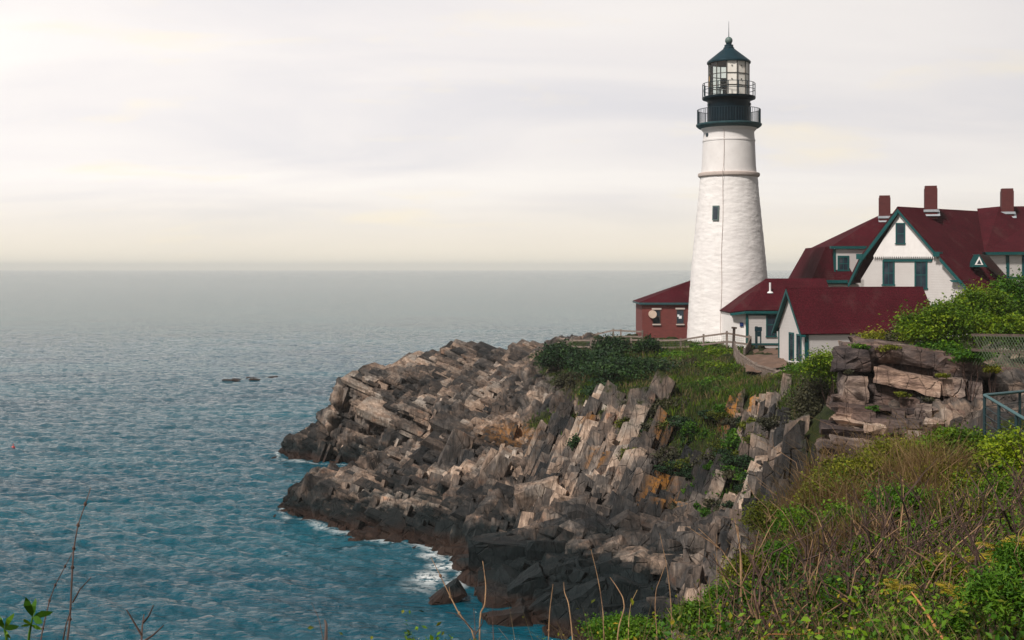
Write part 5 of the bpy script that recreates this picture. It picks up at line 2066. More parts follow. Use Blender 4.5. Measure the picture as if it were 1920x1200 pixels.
# ================================================================== VEGETATION
def leaf_quads(p, size, tint, rng, aspect=0.55, up=0.5):
    """one small rhombic leaf per point"""
    n = len(p)
    nr = rng.normal(size=(n, 3))
    nr[:, 2] = np.abs(nr[:, 2]) + up
    nr /= np.linalg.norm(nr, axis=1)[:, None]
    a = rng.normal(size=(n, 3))
    a -= nr * (a * nr).sum(1)[:, None]
    a /= np.linalg.norm(a, axis=1)[:, None] + 1e-9
    b = np.cross(nr, a)
    L = (size * rng.uniform(0.6, 1.3, n))[:, None] * 0.5
    v = np.stack([p - a * L, p + b * L * aspect + nr * L * .12, p + a * L, p - b * L * aspect + nr * L * .12], 1).reshape(-1, 3)
    f = np.arange(n * 4).reshape(n, 4)
    return v, f, np.repeat(tint, 4)


def blades(x, y, z, h, w, lean, tint, rng):
    """bent grass blades: two tapering segments"""
    n = len(x)
    th = rng.uniform(0, 2 * math.pi, n)
    sx, sy = np.cos(th), np.sin(th)
    la = rng.uniform(0, 2 * math.pi, n)
    lx, ly = np.cos(la) * lean, np.sin(la) * lean
    base = np.stack([x, y, z - .03], 1)
    side = np.stack([sx, sy, np.zeros(n)], 1) * (w * .5)[:, None]
    mid = base + np.stack([lx * h * .3, ly * h * .3, h * .6], 1)
    tip = base + np.stack([lx * h, ly * h, h * (1 - .25 * lean)], 1)
    v = np.stack([base - side, base + side, mid + side * .75, mid - side * .75, tip + side * .1, tip - side * .1], 1).reshape(-1, 3)
    i = np.arange(n)[:, None] * 6
    f = np.concatenate([i + np.array([[0, 1, 2, 3]]), i + np.array([[3, 2, 4, 5]])])
    return v, f, np.repeat(tint, 6)


def shrub(label, px, py, rx, ry, Y, mat, nl, leaf, group=None, name='shrub', seed=0, clumps=26, flat=0.0, sig=0.20, aspect=.55, stems=5, depth=1.0, tb=0.0, spiky=0.0):
    """a bush: leaf clumps spread through an uneven crown, on a few real stems"""
    rng = np.random.default_rng(seed + 3000)
    s = Y / F
    c = np.array(P(px, py, Y))
    r = np.array([rx * s, rx * s * depth, ry * s])
    base = c - np.array([0, 0, r[2] * 0.95])
    gz = h1(base[0], base[1])
    root_z = min(base[2], max(gz, base[2] - 1.2))
    root = empty(name, (base[0], base[1], root_z), label, 'bush', group)
    d = rng.normal(size=(clumps, 3))
    d /= np.linalg.norm(d, axis=1)[:, None]
    d[:, 2] = np.where(rng.random(clumps) < .75, np.abs(d[:, 2]), d[:, 2])
    rad = rng.uniform(0.35, 0.95, clumps) ** 0.7
    cc = c + d * rad[:, None] * r * np.array([1, 1, .9])
    k = rng.integers(clumps, size=nl)
    csz = rng.uniform(0.6, 1.4, clumps)
    off = rng.normal(size=(nl, 3)) * sig * csz[k][:, None] * np.minimum(r, r.mean() * 1.3)
    off[:, 2] *= (1 - flat * 0.75)
    p = cc[k] + off
    ct = rng.uniform(0.15, 0.85, clumps)
    tint = np.clip(0.55 * ct[k] + 0.45 * rng.random(nl) + tb, 0, 1)
    mb = MB()
    mb.raw(*leaf_quads(p, leaf, tint, rng, aspect, 0.4))
    mb.build('foliage', MATS[mat], root)
    for j in range(stems):
        m = MB()
        e = cc[rng.integers(clumps)]
        b0 = np.array([base[0] + rng.normal() * r[0] * .12, base[1] + rng.normal() * r[1] * .12, root_z - .15])
        mid = (b0 + e) / 2 + rng.normal(size=3) * r * .10
        m.tube([b0, b0 * .6 + mid * .4, mid, mid * .4 + e * .6, e], np.array([1, .85, .65, .45, .2]) * max(.012, r.mean() * .035), 5, rng.random())
        m.build('stem', MATS['bark_stem'], root)
    return root


SLOPE = 'dark evergreen bushes on the slope below the lighthouse'
shrub('dark evergreen bush at the left end of the slope beside bare rock', 1055, 672, 44, 30, 93, 'leaf_conifer', 6800, .20, SLOPE, 'juniper', 1, 26)
shrub('tall rounded dark evergreen bush in front of the rail fence', 1145, 658, 36, 26, 93.5, 'leaf_conifer', 6000, .20, SLOPE, 'juniper', 2, 30)
shrub('smaller rounded dark evergreen bush right of the tall rounded one', 1216, 654, 22, 20, 92, 'leaf_conifer', 3200, .20, SLOPE, 'juniper', 3, 20)
shrub('wide low spruce with flat layered dark branches on the slope', 1185, 700, 92, 34, 86, 'leaf_conifer', 16000, .20, SLOPE, 'low_spruce', 4, 60, 0.85, .22)
shrub('low dark green bush between the round bushes and the spruce', 1110, 686, 52, 28, 89.5, 'leaf_conifer', 6500, .20, SLOPE, 'juniper', 5, 24)
shrub('grey-green spreading bush right of the layered spruce', 1290, 694, 66, 26, 86, 'leaf_bramble', 9000, .19, SLOPE, 'spreading_bush', 6, 40, .4, tb=.15)
shrub('olive bush at the foot of the lighthouse wall', 1330, 652, 34, 11, 91, 'leaf_green', 3000, .18, None, 'bush', 7, 20, .3)
shrub('yellow-green bush on the slope left of the slatted fence', 1356, 668, 26, 17, 86, 'leaf_bright', 3600, .17, None, 'bush', 8, 22, .2)
shrub('mid green low bush below the rail fence', 1268, 668, 34, 12, 89, 'leaf_green', 3000, .18, None, 'bush', 9, 20, .3, tb=.1)
shrub('dark green bush wedged in the cliff below the brow', 1085, 838, 24, 20, 75, 'leaf_conifer', 2600, .17, None, 'juniper', 10, 18)
shrub('dark bramble thicket filling the gully left of the rock outcrop', 1530, 775, 44, 62, 56, 'leaf_bramble', 13000, .13, None, 'bramble', 11, 44, tb=.05, sig=.34)
shrub('leafy bush hanging at the top of the gully beside the shed', 1552, 692, 38, 26, 54.5, 'leaf_bright', 5600, .13, None, 'bush', 12, 26, tb=.05, sig=.3)
shrub('bright green bush over the rails left of the shed corner', 1475, 712, 24, 14, 74, 'leaf_bright', 3000, .15, None, 'bush', 13, 18)
shrub('green trailing bush below the thin rail fence', 1505, 700, 34, 18, 70, 'leaf_green', 3600, .15, None, 'bush', 14, 24)
shrub('dark green growth on the gully wall under the brambles', 1545, 838, 24, 36, 52, 'leaf_bramble', 4200, .13, None, 'bramble', 15, 26)
shrub('pale twiggy bush against the long white shed wall', 1650, 643, 36, 20, 54, 'leaf_olive', 4000, .13, None, 'bush', 16, 24, tb=.15)
MOSS = 'dark tufts growing between the leaning cliff slabs'
for k_, (a_, b_, c_, d_, Y_) in enumerate([(1232, 800, 26, 14, 73), (1262, 772, 30, 12, 75), (1335, 822, 26, 18, 69.5), (1372, 880, 20, 24, 65), (1302, 880, 20, 20, 67.5), (1342, 935, 18, 22, 63), (1392, 800, 16, 22, 67),
                                        (1442, 795, 22, 16, 63), (1424, 935, 22, 18, 58.5), (1200, 810, 22, 12, 73), (1395, 985, 18, 16, 57), (1365, 1000, 14, 14, 59), (1290, 830, 22, 16, 70.5), (1450, 880, 14, 18, 59.5)]):
    shrub('dark low tuft of greenery growing between the leaning slabs of the cliff', a_, b_, c_, d_, Y_, ('leaf_conifer', 'leaf_bramble', 'leaf_green')[k_ % 3], 1900, .15, MOSS, 'cliff_tuft', 60 + k_, 14, .2, stems=2, tb=-.05)
def surf_Y(px, py, y0=50.0, y1=112.0):
    """distance at which the sight line through a photo pixel meets the land"""
    ys = np.linspace(y0, y1, 500)
    g_ = H((px - CX) * ys / F, ys) - (CZ - (py - HY) * ys / F)
    i = np.nonzero(g_ > 0)[0]
    return float(ys[i[0]]) if len(i) else None


_r = np.random.default_rng(8)
_n = 0
while _n < 46:
    a_, b_ = _r.uniform(1170, 1420), _r.uniform(765, 985)
    if soft(np.array([a_]), np.array([b_]), [(1320, 870, 95, 110, 1.0), (1225, 800, 60, 40, .8)])[0] < _r.random() * .9 + .1:
        continue
    Y_ = surf_Y(a_, b_)
    if Y_ is None:
        continue
    shrub('dark low tuft of greenery growing between the leaning slabs of the cliff', a_, b_ - 6, _r.uniform(12, 30), _r.uniform(9, 20), Y_ - .3, ('leaf_conifer', 'leaf_bramble', 'leaf_green', 'leaf_olive')[_n % 4], 1500, .15, MOSS, 'cliff_tuft', 160 + _n, 14, .2, stems=2, tb=-.12)
    _n += 1
TOPB = 'leafy bushes above the rock outcrop'
shrub('grey-brown twiggy bush right of the pale bush by the shed', 1694, 636, 30, 26, 52, 'leaf_bramble', 4200, .13, TOPB, 'bush', 17, 26, tb=.2)
shrub('large bright green bush beside the end of the chain link fence', 1768, 624, 78, 54, 47, 'leaf_bright', 21000, .125, TOPB, 'bush', 18, 70, sig=.17)
shrub('deep green bush directly above the cap slab of the outcrop', 1765, 664, 46, 22, 45.5, 'leaf_green', 7000, .12, TOPB, 'bush', 19, 40)
shrub('bright bush rising in front of the house at the right', 1838, 588, 62, 48, 50, 'leaf_bright', 15000, .125, TOPB, 'bush', 20, 54, sig=.17)
shrub('tallest dull green bush at the right edge before the house roof', 1905, 566, 46, 46, 53, 'leaf_green', 9000, .13, TOPB, 'bush', 21, 40, sig=.18, tb=-.05)
shrub('wide yellow-green bush behind the chain link fence', 1890, 622, 60, 34, 46, 'leaf_bright', 11000, .12, TOPB, 'bush', 22, 54, sig=.18)
shrub('small green bush below the left end of the chain link fence', 1822, 668, 36, 14, 43.0, 'leaf_green', 3600, .11, TOPB, 'bush', 23, 22)
shrub('yellowing tuft in the gap between the outcrop cap slabs', 1860, 694, 14, 12, 42.3, 'leaf_olive', 1000, .10, None, 'bush', 24, 10, tb=.2)
SPILL = 'small tufts rooted on the ledges of the rock outcrop'
for k_, (a_, b_, c_, d_) in enumerate([(1612, 652, 18, 7), (1668, 655, 22, 7), (1712, 664, 20, 8), (1792, 676, 18, 8), (1690, 742, 16, 7), (1745, 750, 14, 6), (1640, 768, 16, 6), (1770, 706, 16, 6), (1590, 700, 10, 6), (1722, 788, 16, 7)]):
    shrub('small green tuft rooted in a joint of the rock outcrop', a_, b_, c_, d_, 43.0 if b_ > 690 else 44.4, ('leaf_green', 'leaf_olive', 'leaf_bramble')[k_ % 3], 700, .09, SPILL, 'ledge_tuft', 230 + k_, 9, .2, stems=1)
NEAR = 'shrubs on the near bluff'
shrub('bright green shrub below the metal railing at the right', 1800, 850, 66, 46, 21, 'leaf_bright', 14000, .065, NEAR, 'shrub', 30, 64, sig=.17)
shrub('bright green shrub in the right edge of the picture below the railing', 1895, 880, 62, 64, 20, 'leaf_bright', 15000, .065, NEAR, 'shrub', 31, 70, sig=.17, tb=.2)
shrub('olive shrub with dry tops left of the bright railing shrubs', 1690, 868, 70, 42, 21.5, 'leaf_olive', 14000, .05, NEAR, 'shrub', 32, 64, sig=.19)
shrub('olive brown shrub at the crest of the near bluff', 1585, 905, 62, 42, 21.5, 'leaf_olive', 12000, .05, NEAR, 'shrub', 33, 56, sig=.20, tb=-.08)
shrub('bright green shrub at the left shoulder of the near bluff', 1490, 1000, 38, 46, 18, 'leaf_green', 8000, .05, NEAR, 'shrub', 34, 40, sig=.19, tb=.15)
shrub('fresh green shrub right of the left shoulder shrub', 1585, 985, 46, 36, 17, 'leaf_green', 8000, .048, NEAR, 'shrub', 35, 40, sig=.19, tb=.2)
shrub('brownish low shrub on the rocky edge of the near bluff', 1440, 985, 42, 40, 20.5, 'leaf_olive', 6500, .05, NEAR, 'shrub', 36, 36, sig=.22, tb=-.12)
shrub('dark green shrub in the middle of the near bluff', 1700, 960, 70, 42, 17, 'leaf_green', 11000, .048, NEAR, 'shrub', 37, 54, sig=.19)
shrub('mossy green low shrub above the dry stems at the lower left of the bluff', 1400, 1085, 42, 40, 15, 'leaf_olive', 5600, .042, NEAR, 'shrub', 38, 34, sig=.22, tb=-.05)
shrub('dark shrub behind the dry tangle at the right', 1830, 985, 66, 44, 14.5, 'leaf_olive', 8500, .04, NEAR, 'shrub', 39, 46, sig=.2, tb=-.1)


for k_, (lab_, a_, b_, c_, d_, Y_, m_, tb_) in enumerate([
    ('yellow-olive shrub in the middle of the near bluff crest', 1640, 900, 60, 44, 20.5, 'leaf_olive', .08),
    ('golden-green shrub below the bright railing shrub', 1770, 915, 64, 40, 18.5, 'leaf_olive', .12),
    ('vivid green shrub at the right edge halfway down the bluff', 1885, 950, 60, 46, 17.0, 'leaf_bright', -.12),
    ('rusty olive shrub left of the fresh green shrub', 1535, 945, 46, 38, 19.5, 'leaf_olive', 0.0),
    ('dark green low shrub below the left shoulder shrub', 1455, 1060, 42, 40, 15.5, 'leaf_green', -.05),
    ('mid green low shrub near the foot of the tall spike stalks', 1375, 1130, 46, 40, 13.0, 'leaf_green', .05),
    ('bright low greenery at the grassy edge of the near bluff', 1300, 1165, 46, 30, 11.5, 'leaf_bright', -.1),
    ('low leafy greenery at the left end of the grassy edge', 1170, 1185, 60, 24, 10.0, 'leaf_green', .05),
    ('light green leafy clump inside the dry tangle', 1640, 1040, 40, 30, 14.0, 'leaf_bright', -.08),
    ('small green clump right of the pale upright dead stem', 1745, 1010, 40, 30, 14.5, 'leaf_green', .1),
    ('leafy clump at the lower middle of the dry tangle', 1560, 1130, 44, 36, 10.5, 'leaf_green', -.1),
    ('yellow-green clump low at the right of the dry tangle', 1765, 1080, 44, 30, 10.5, 'leaf_olive', .05)]):
    shrub(lab_, a_, b_, c_, d_, Y_, m_, int(150 * (c_ + d_)), .0026 * Y_, NEAR, 'shrub', 80 + k_, int(c_ * .8), sig=.21, tb=tb_)
SLB = 'low rough bushes scattered over the grassy slope'
for k_, (lab_, a_, b_, c_, d_, Y_, m_, tb_) in enumerate([
    ('dark green rough bush at the lower edge of the grass above the cliff', 1215, 742, 34, 16, 79, 'leaf_conifer', .1),
    ('green rough bush on the grass straight below the lighthouse', 1300, 725, 34, 14, 80.5, 'leaf_green', -.05),
    ('olive rough bush left of the slatted fence foot', 1370, 712, 26, 16, 80, 'leaf_olive', -.1),
    ('low dark bush at the left border of the grass', 1130, 735, 34, 16, 83, 'leaf_conifer', .05),
    ('bramble patch on the cliff brow below the grass', 1275, 758, 44, 14, 75, 'leaf_bramble', .1),
    ('green patch of bush where the grass meets the standing slabs', 1375, 738, 30, 12, 74, 'leaf_green', 0),
    ('small olive bush among the grass right of the spruce', 1320, 700, 24, 11, 84, 'leaf_olive', -.05),
    ('bright green bush on the slope right below the rail fence corner', 1345, 690, 34, 13, 83, 'leaf_bright', .0),
    ('fresh green bush leaning on the slatted fence', 1382, 694, 20, 14, 81.5, 'leaf_bright', -.1),
    ('rich green bush below the lighthouse beside the spreading bush', 1305, 678, 34, 11, 87, 'leaf_green', .12),
    ('bright green low bush above the standing slabs', 1350, 720, 34, 13, 78, 'leaf_green', .1),
    ('dark bush under the right end of the spruce', 1255, 722, 30, 13, 82, 'leaf_conifer', .1),
    ('dark growth over the rock edge below the left evergreen bush', 1068, 722, 26, 24, 88, 'leaf_bramble', .05)]):
    shrub(lab_, a_, b_, c_, d_, Y_, m_, int(70 * (c_ + d_)), .17, SLB, 'bush', 110 + k_, int(c_ * .7), .3, tb=tb_, stems=3, sig=.24)


# ------------------------------------------------------------------ grass on the slope, cliff ledges and bluff
def grass(name, n, sampler, h, w, mat, seed, lean=0.6, tb=0.0):
    rng = np.random.default_rng(seed)
    x, y, keep_p = sampler(rng, n)
    z = H(x, y)
    ok = rng.random(len(x)) < keep_p(x, y, z)
    x, y, z = x[ok], y[ok], z[ok]
    tf = fbm(np.stack([x * 1.3, y * 1.3, x * 0], 1), 2, seed)
    ok = rng.random(len(x)) < np.clip((tf - .30) * 4, .06, 1)
    x, y, z, tf = x[ok], y[ok], z[ok], tf[ok]
    hh = rng.uniform(*h, len(x)) * (0.25 + 1.6 * tf)
    ww = rng.uniform(*w, len(x))
    t = np.clip(0.25 + 0.5 * (fbm(np.stack([x * .25, y * .25, x * 0 + seed], 1), 3, 3) - .25) * 1.6 + rng.normal(size=len(x)) * .15 + tb, 0, 1)
    mb = MB()
    mb.raw(*blades(x, y, z, hh, ww, np.full(len(x), lean) * rng.uniform(.2, 1.2, len(x)), t, rng))
    o = mb.build(name, MATS[mat])
    tag(o, kind='stuff')
    return o


def slope_sampler(rng, n):
    px = rng.uniform(990, 1600, n)
    y = rng.uniform(56, 98, n)
    x = (px - CX) * y / F

    def keep(x, y, z):
        p = np.stack([x, y, z], 1)
        c, r = proj(p)
        path = (c > 1394) & (c < 1476) & (y > 78.5) & (y < 90)
        return np.clip((turf_mask(p) - .35) * 2.0, 0, 1) * (~path) * np.clip(1.25 - (r - 730) / 140, .25, 1)
    return x, y, keep


grass('grass', 90000, slope_sampler, (0.14, 0.40), (0.03, 0.06), 'grass_blade', 51, tb=-.08)
grass('dry_grass', 26000, slope_sampler, (0.2, 0.5), (0.02, 0.045), 'grass_dry', 52, tb=-.1)


def bluff_sampler(rng, n):
    y = 3.0 + 23 * rng.random(n) ** 0.75
    px = rng.uniform(760, 2700, n)
    x = (px - CX) * y / F

    def keep(x, y, z):
        # on the turf of the bluff only, not down the drop
        lim = np.where(y < 14, 11.2, 10.4)
        return np.where(z > lim, 1.0, 0.0)
    return x, y, keep


grass('grass', 90000, bluff_sampler, (0.12, 0.36), (0.008, 0.018), 'grass_blade', 53, tb=-.12)
grass('dry_grass', 20000, bluff_sampler, (0.18, 0.62), (0.005, 0.012), 'grass_dry', 54, .7)


def rusty_sampler(rng, n):
    px = rng.uniform(1430, 1800, n)
    y = rng.uniform(15, 25, n)
    x = (px - CX) * y / F
    return x, y, lambda x, y, z: np.where(z > 10.6, np.clip((fbm(np.stack([x * .9, y * .9, x * 0 + 7], 1), 2, 5) - .42) * 6, 0, 1), 0)


grass('rusty_grass', 24000, rusty_sampler, (0.45, 1.0), (0.008, 0.016), 'rusty_grass', 55, .7)


# ------------------------------------------------------------------ tangled undergrowth of the bluff
def undergrowth():
    rng = np.random.default_rng(61)
    mb = MB()
    x, y, k = bluff_sampler(rng, 230000)
    z = H(x, y)
    ok = (k(x, y, z) > 0)
    x, y, z = x[ok], y[ok], z[ok]
    clump = fbm(np.stack([x * .8, y * .8, x * 0], 1), 3, 12)
    pxl = CX + F * x / y
    ok = rng.random(len(x)) < np.clip((clump - .40) * 5, 0.03, 1) * np.where((y < 13.5) & (pxl > 1380), .8, 1)
    x, y, z, clump = x[ok], y[ok], z[ok], clump[ok]
    hgt = rng.random(len(x)) ** 1.4 * (0.12 + 1.5 * np.clip(clump - .3, 0, 1))
    p = np.stack([x, y, z + .03 + hgt], 1)
    hue = fbm(np.stack([x * .5 + 40, y * .5, x * 0], 1), 3, 14)
    t = np.clip(.02 + (hue - .4) * 2.4 + rng.normal(size=len(x)) * .18, 0, 1)
    mb.raw(*leaf_quads(p, .041 + .0 * y, t, rng, .55, .4))
    o = mb.build('undergrowth', MATS['leaf_green'])
    tag(o, kind='stuff')
    mb = MB()
    sel = rng.random(len(x)) < .35
    q = p[sel] + rng.normal(size=(sel.sum(), 3)) * np.array([.25, .25, .06])
    mb.raw(*leaf_quads(q, .04, np.clip(rng.random(len(q)) * .8, 0, 1), rng, .5, .4))
    o = mb.build('undergrowth', MATS['leaf_olive'])
    tag(o, kind='stuff')


undergrowth()


def coloured_bits():
    """yellowed and rusty leaves caught in the tangle"""
    rng = np.random.default_rng(64)
    x, y, k = bluff_sampler(rng, 10000)
    z = H(x, y)
    ok = (k(x, y, z) > 0) & (fbm(np.stack([x * 1.4, y * 1.4, x * 0 + 3], 1), 2, 19) > .56)
    x, y, z = x[ok], y[ok], z[ok]
    mb = MB()
    mb.raw(*leaf_quads(np.stack([x, y, z + .1 + rng.random(len(x)) * .55], 1), .035, rng.random(len(x)), rng, .5, .4))
    tag(mb.build('yellowed_leaves', MATS['leaf_yellow']), kind='stuff')


coloured_bits()


def bent_stem(mb, base, h, lean, rng, r=.006, tint=.5, seg=7, kink=.06, forks=0):
    t = np.linspace(0, 1, seg)
    d = np.array([lean[0], lean[1], 0])
    pts = base + np.stack([d[0] * t ** 1.6, d[1] * t ** 1.6, t], 1) * h
    pts[1:] += rng.normal(size=(seg - 1, 3)) * kink * h / seg * np.array([1, 1, .3])
    mb.tube(pts, r * (1.05 - .75 * t), 4, tint, cap=False)
    for k in range(forks):
        i = rng.integers(2, seg - 1)
        dd = np.array([rng.normal() * .7, rng.normal() * .5, rng.uniform(.4, 1.0)])
        L = h * rng.uniform(.15, .4)
        tt = np.linspace(0, 1, 4)[:, None]
        q = pts[i] + dd * L * tt + rng.normal(size=(4, 3)) * .012 * tt
        mb.tube(q, r * .6 * (1 - .7 * tt[:, 0]), 3, tint, cap=False)
    return pts


def bramble_mass(name, n, mat, hr, r, seed, region, tl, forks=2, leanx=.35):
    """the dry tangle: hundreds of crossing stems, one mass"""
    rng = np.random.default_rng(seed)
    mb = MB()
    k = 0
    tries = 0
    while k < n and tries < n * 20:
        tries += 1
        px = rng.uniform(region[0], region[1])
        y = rng.uniform(region[2], region[3])
        x = (px - CX) * y / F
        z = h1(x, y)
        c, rr = proj(np.array([[x, y, z]]))
        if z < 10.2 or (len(region) > 4 and not (region[4] < rr[0] < region[5])):
            continue
        dens = fbm(np.array([[x * 1.1, y * 1.1, seed]]), 2, 9)[0]
        if rng.random() > np.clip((dens - .3) * 3.5, .05, 1):
            continue
        h = rng.uniform(*hr) * (.6 + .8 * rng.random())
        bent_stem(mb, np.array([x, y, z - .05]), h, (rng.normal() * leanx, rng.normal() * leanx), rng, r * rng.uniform(.6, 1.4), tl[0] + (tl[1] - tl[0]) * rng.random(), forks=rng.integers(0, forks + 1), kink=.35)
        k += 1
    o = mb.build(name, MATS[mat])
    tag(o, kind='stuff')


bramble_mass('bramble_stems', 430, 'bark_stem', (.45, 1.15), .0125, 71, (1330, 1990, 8, 16.5), (.1, 1.0), 3, .2)
bramble_mass('bramble_stems', 270, 'dry_stem', (.35, .95), .0095, 72, (1330, 1990, 8, 19), (.2, 1.0), 2, .28)
bramble_mass('bramble_stems', 180, 'straw', (.3, .8), .0055, 73, (1300, 1990, 8, 22), (.1, .9), 1, .35)
bramble_mass('dry_stalks', 260, 'dry_stem', (.35, .9), .007, 74, (1440, 1780, 17, 25), (.3, 1.0), 2, .6)
bramble_mass('dry_stalks', 150, 'dry_stem', (.15, .45), .0035, 75, (870, 1380, 7, 13), (.3, 1.0), 1, .35)


# ------------------------------------------------------------------ single stems that stand clear of the mass
def stem_thing(label, pts, Y, mat='dry_stem', r=.005, group=None, buds=0, side=None, name='dry_stem', tint=.7):
    """pts: (column,row) from foot to tip at one distance; side: short side twigs"""
    rng = np.random.default_rng(int(pts[0][0] * 7 + pts[0][1]))
    wp_ = [np.array(P(a, b, Y + 0.12 * k)) for k, (a, b) in enumerate(pts)]
    foot = wp_[0]
    gz = h1(foot[0], foot[1])
    if gz < foot[2]:
        wp_ = [np.array([foot[0], foot[1], gz - .05])] + wp_
    fine = []
    for a, b in zip(wp_[:-1], wp_[1:]):
        for u in np.linspace(0, 1, 4, endpoint=False):
            fine.append(a * (1 - u) + b * u)
    fine.append(wp_[-1])
    fine = np.array(fine)
    sm = fine.copy()
    sm[1:-1] = (fine[:-2] + fine[1:-1] * 2 + fine[2:]) / 4
    root = empty(name, tuple(wp_[0]), label, 'plant stem', group)
    m = MB()
    m.tube(sm, np.linspace(r, r * .35, len(sm)), 6, tint)
    m.build('stalk', MATS[mat], root)
    if buds:
        for i in range(buds):
            m = MB()
            q = sm[int((i + 1) / (buds + 1) * (len(sm) - 1))]
            m.lathe([(1e-3, q[2] + r * 2.6), (r * 1.5, q[2] + r), (r * 1.6, q[2] - r * .6), (1e-3, q[2] - r * 2)], (q[0], q[1]), 6, tint)
            m.build('bud', MATS[mat], root)
    for s_ in (side or []):
        m = MB()
        ps = [np.array(P(a, b, Y)) for a, b in s_]
        m.tube(ps, np.linspace(r * .75, r * .3, len(ps)), 5, tint)
        m.build('twig', MATS[mat], root)
    return root


stem_thing('tall thin bare stem curving up over the sea at the left', [(124, 1215), (131, 1165), (136, 1060), (138, 1030), (146, 985), (160, 945), (170, 915)], 5.5, 'bark_stem', .0055, buds=6, side=[[(136, 1130), (150, 1105), (171, 1082)], [(117, 1205), (124, 1170), (134, 1140)]], tint=.5)
stem_thing('thin bare stem leaning left of the tallest bare stem', [(74, 1215), (80, 1180), (93, 1125), (103, 1098), (122, 1062), (139, 1030)], 5.5, 'bark_stem', .004, buds=5, tint=.45)
stem_thing('small forked bare twig at the bottom left over the water', [(265, 1215), (266, 1180), (270, 1152)], 4.5, 'bark_stem', .006, side=[[(266, 1192), (250, 1165), (237, 1143)], [(268, 1168), (279, 1155), (288, 1135)], [(266, 1205), (288, 1190), (307, 1172)]], tint=.4)
stem_thing('stubby dark dead stalk standing at the bottom edge', [(610, 1220), (611, 1195), (612, 1172), (609, 1163)], 6.0, 'dark_wood', .014, tint=.6)
stem_thing('hair-thin bare twig left of the stubby dark stalk', [(608, 1210), (598, 1160), (584, 1130)], 6.0, 'bark_stem', .003, tint=.4)
stem_thing('long pale twig slanting up to the left before the foam', [(892, 1190), (860, 1150), (845, 1120), (826, 1080), (808, 1045)], 7.5, 'dry_stem', .006, buds=4, side=[[(845, 1120), (842, 1100)]], tint=.75)
stem_thing('pale kinked twig with a bend beside the dark wet rocks', [(899, 1152), (909, 1135), (911, 1100), (909, 1080), (905, 1052)], 7.5, 'dry_stem', .006, tint=1.0)
stem_thing('pair of tan stalks forming a tall spike against the cliff', [(1398, 1200), (1391, 1150), (1389, 1100), (1388, 1030), (1378, 975)], 10.5, 'dry_stem', .012, side=[[(1394, 1200), (1388, 1130), (1391, 1060), (1383, 985)], [(1390, 1150), (1378, 1190), (1370, 1215)]], tint=1.0)
stem_thing('tall straight grey stalk right of the cove boulders', [(1345, 1215), (1345, 1150), (1344, 1080), (1344, 1002)], 10.5, 'dry_stem', .005, side=[[(1344, 1120), (1340, 1105)], [(1345, 1140), (1351, 1122)]], tint=.6)
stem_thing('slightly bent stalk before the pale orange slab', [(1260, 1200), (1259, 1150), (1256, 1105), (1250, 1060), (1237, 1000)], 9.5, 'dry_stem', .006, tint=.6)
stem_thing('stalk that hooks over to the right below the orange slab', [(1156, 1215), (1160, 1175), (1171, 1140), (1168, 1120), (1155, 1098), (1144, 1083)], 9.0, 'dry_stem', .007, tint=.95)
stem_thing('slim stalk bowed to the left under the orange slab', [(1232, 1190), (1228, 1140), (1230, 1105), (1240, 1080), (1247, 1060)], 9.5, 'dry_stem', .005, tint=.9)
stem_thing('tan stalk with a bent head among the dark cove rocks', [(1075, 1215), (1071, 1170), (1066, 1130), (1058, 1110), (1057, 1092)], 9.0, 'dry_stem', .0065, tint=.9)
stem_thing('long thin stalk crossing the scree in the middle', [(1132, 1200), (1131, 1150), (1125, 1105), (1118, 1070), (1108, 1030)], 9.0, 'dry_stem', .005, tint=.7)
stem_thing('straight brown stalk left of the bent-headed tan stalk', [(1028, 1215), (1030, 1150), (1037, 1095)], 8.5, 'dry_stem', .006, buds=1, tint=.6)
stem_thing('dark upright twig near the cove water', [(926, 1215), (924, 1170), (923, 1130)], 7.5, 'bark_stem', .005, buds=2, tint=.5)
stem_thing('forked dark twig rising beside the dark upright twig', [(890, 1215), (891, 1180), (888, 1140)], 7.0, 'bark_stem', .005, side=[[(891, 1190), (905, 1168), (906, 1150)], [(889, 1185), (872, 1165), (852, 1150), (836, 1148)]], tint=.45)
stem_thing('curved olive stalk with a tilted tip right of the hooked stalk', [(1178, 1200), (1179, 1160), (1183, 1130), (1195, 1106)], 9.3, 'straw', .005, tint=.6)
stem_thing('reddish upright stalk near the grassy edge', [(1310, 1180), (1312, 1140), (1312, 1085)], 10, 'dry_stem', .005, tint=.5)
stem_thing('thick orange cane slanting across the lower right tangle', [(1778, 1215), (1750, 1170), (1728, 1135), (1709, 1110)], 7.0, 'orange_cane', .013, tint=.9)
stem_thing('pale broken cane lying left of the thick orange cane', [(1745, 1195), (1722, 1170), (1698, 1145)], 7.3, 'dry_stem', .008, tint=1.0)
stem_thing('long orange cane lying flat along the bottom edge', [(1425, 1189), (1490, 1190), (1550, 1187), (1605, 1184)], 8.0, 'orange_cane', .007, tint=.8)
stem_thing('pale curling dead stem in the dark hollow at the right', [(1812, 955), (1800, 940), (1791, 925), (1800, 915), (1822, 922), (1828, 912)], 15.5, 'dry_stem', .007, tint=1.0)
stem_thing('pale upright dead stem rising above the fresh green shrub', [(1688, 990), (1692, 960), (1694, 930), (1693, 900)], 15.5, 'dry_stem', .010, tint=1.0)
stem_thing('grey forked dead stem left of the pale upright stem', [(1640, 1040), (1643, 990), (1645, 940), (1644, 910)], 15.0, 'dry_stem', .009, side=[[(1643, 1000), (1630, 960), (1628, 940)]], tint=.8)
stem_thing('grey leaning dead stem at the left of the bramble tangle', [(1560, 1040), (1545, 1000), (1535, 975), (1529, 960)], 14.5, 'dry_stem', .010, side=[[(1548, 1008), (1556, 990)]], tint=.8)
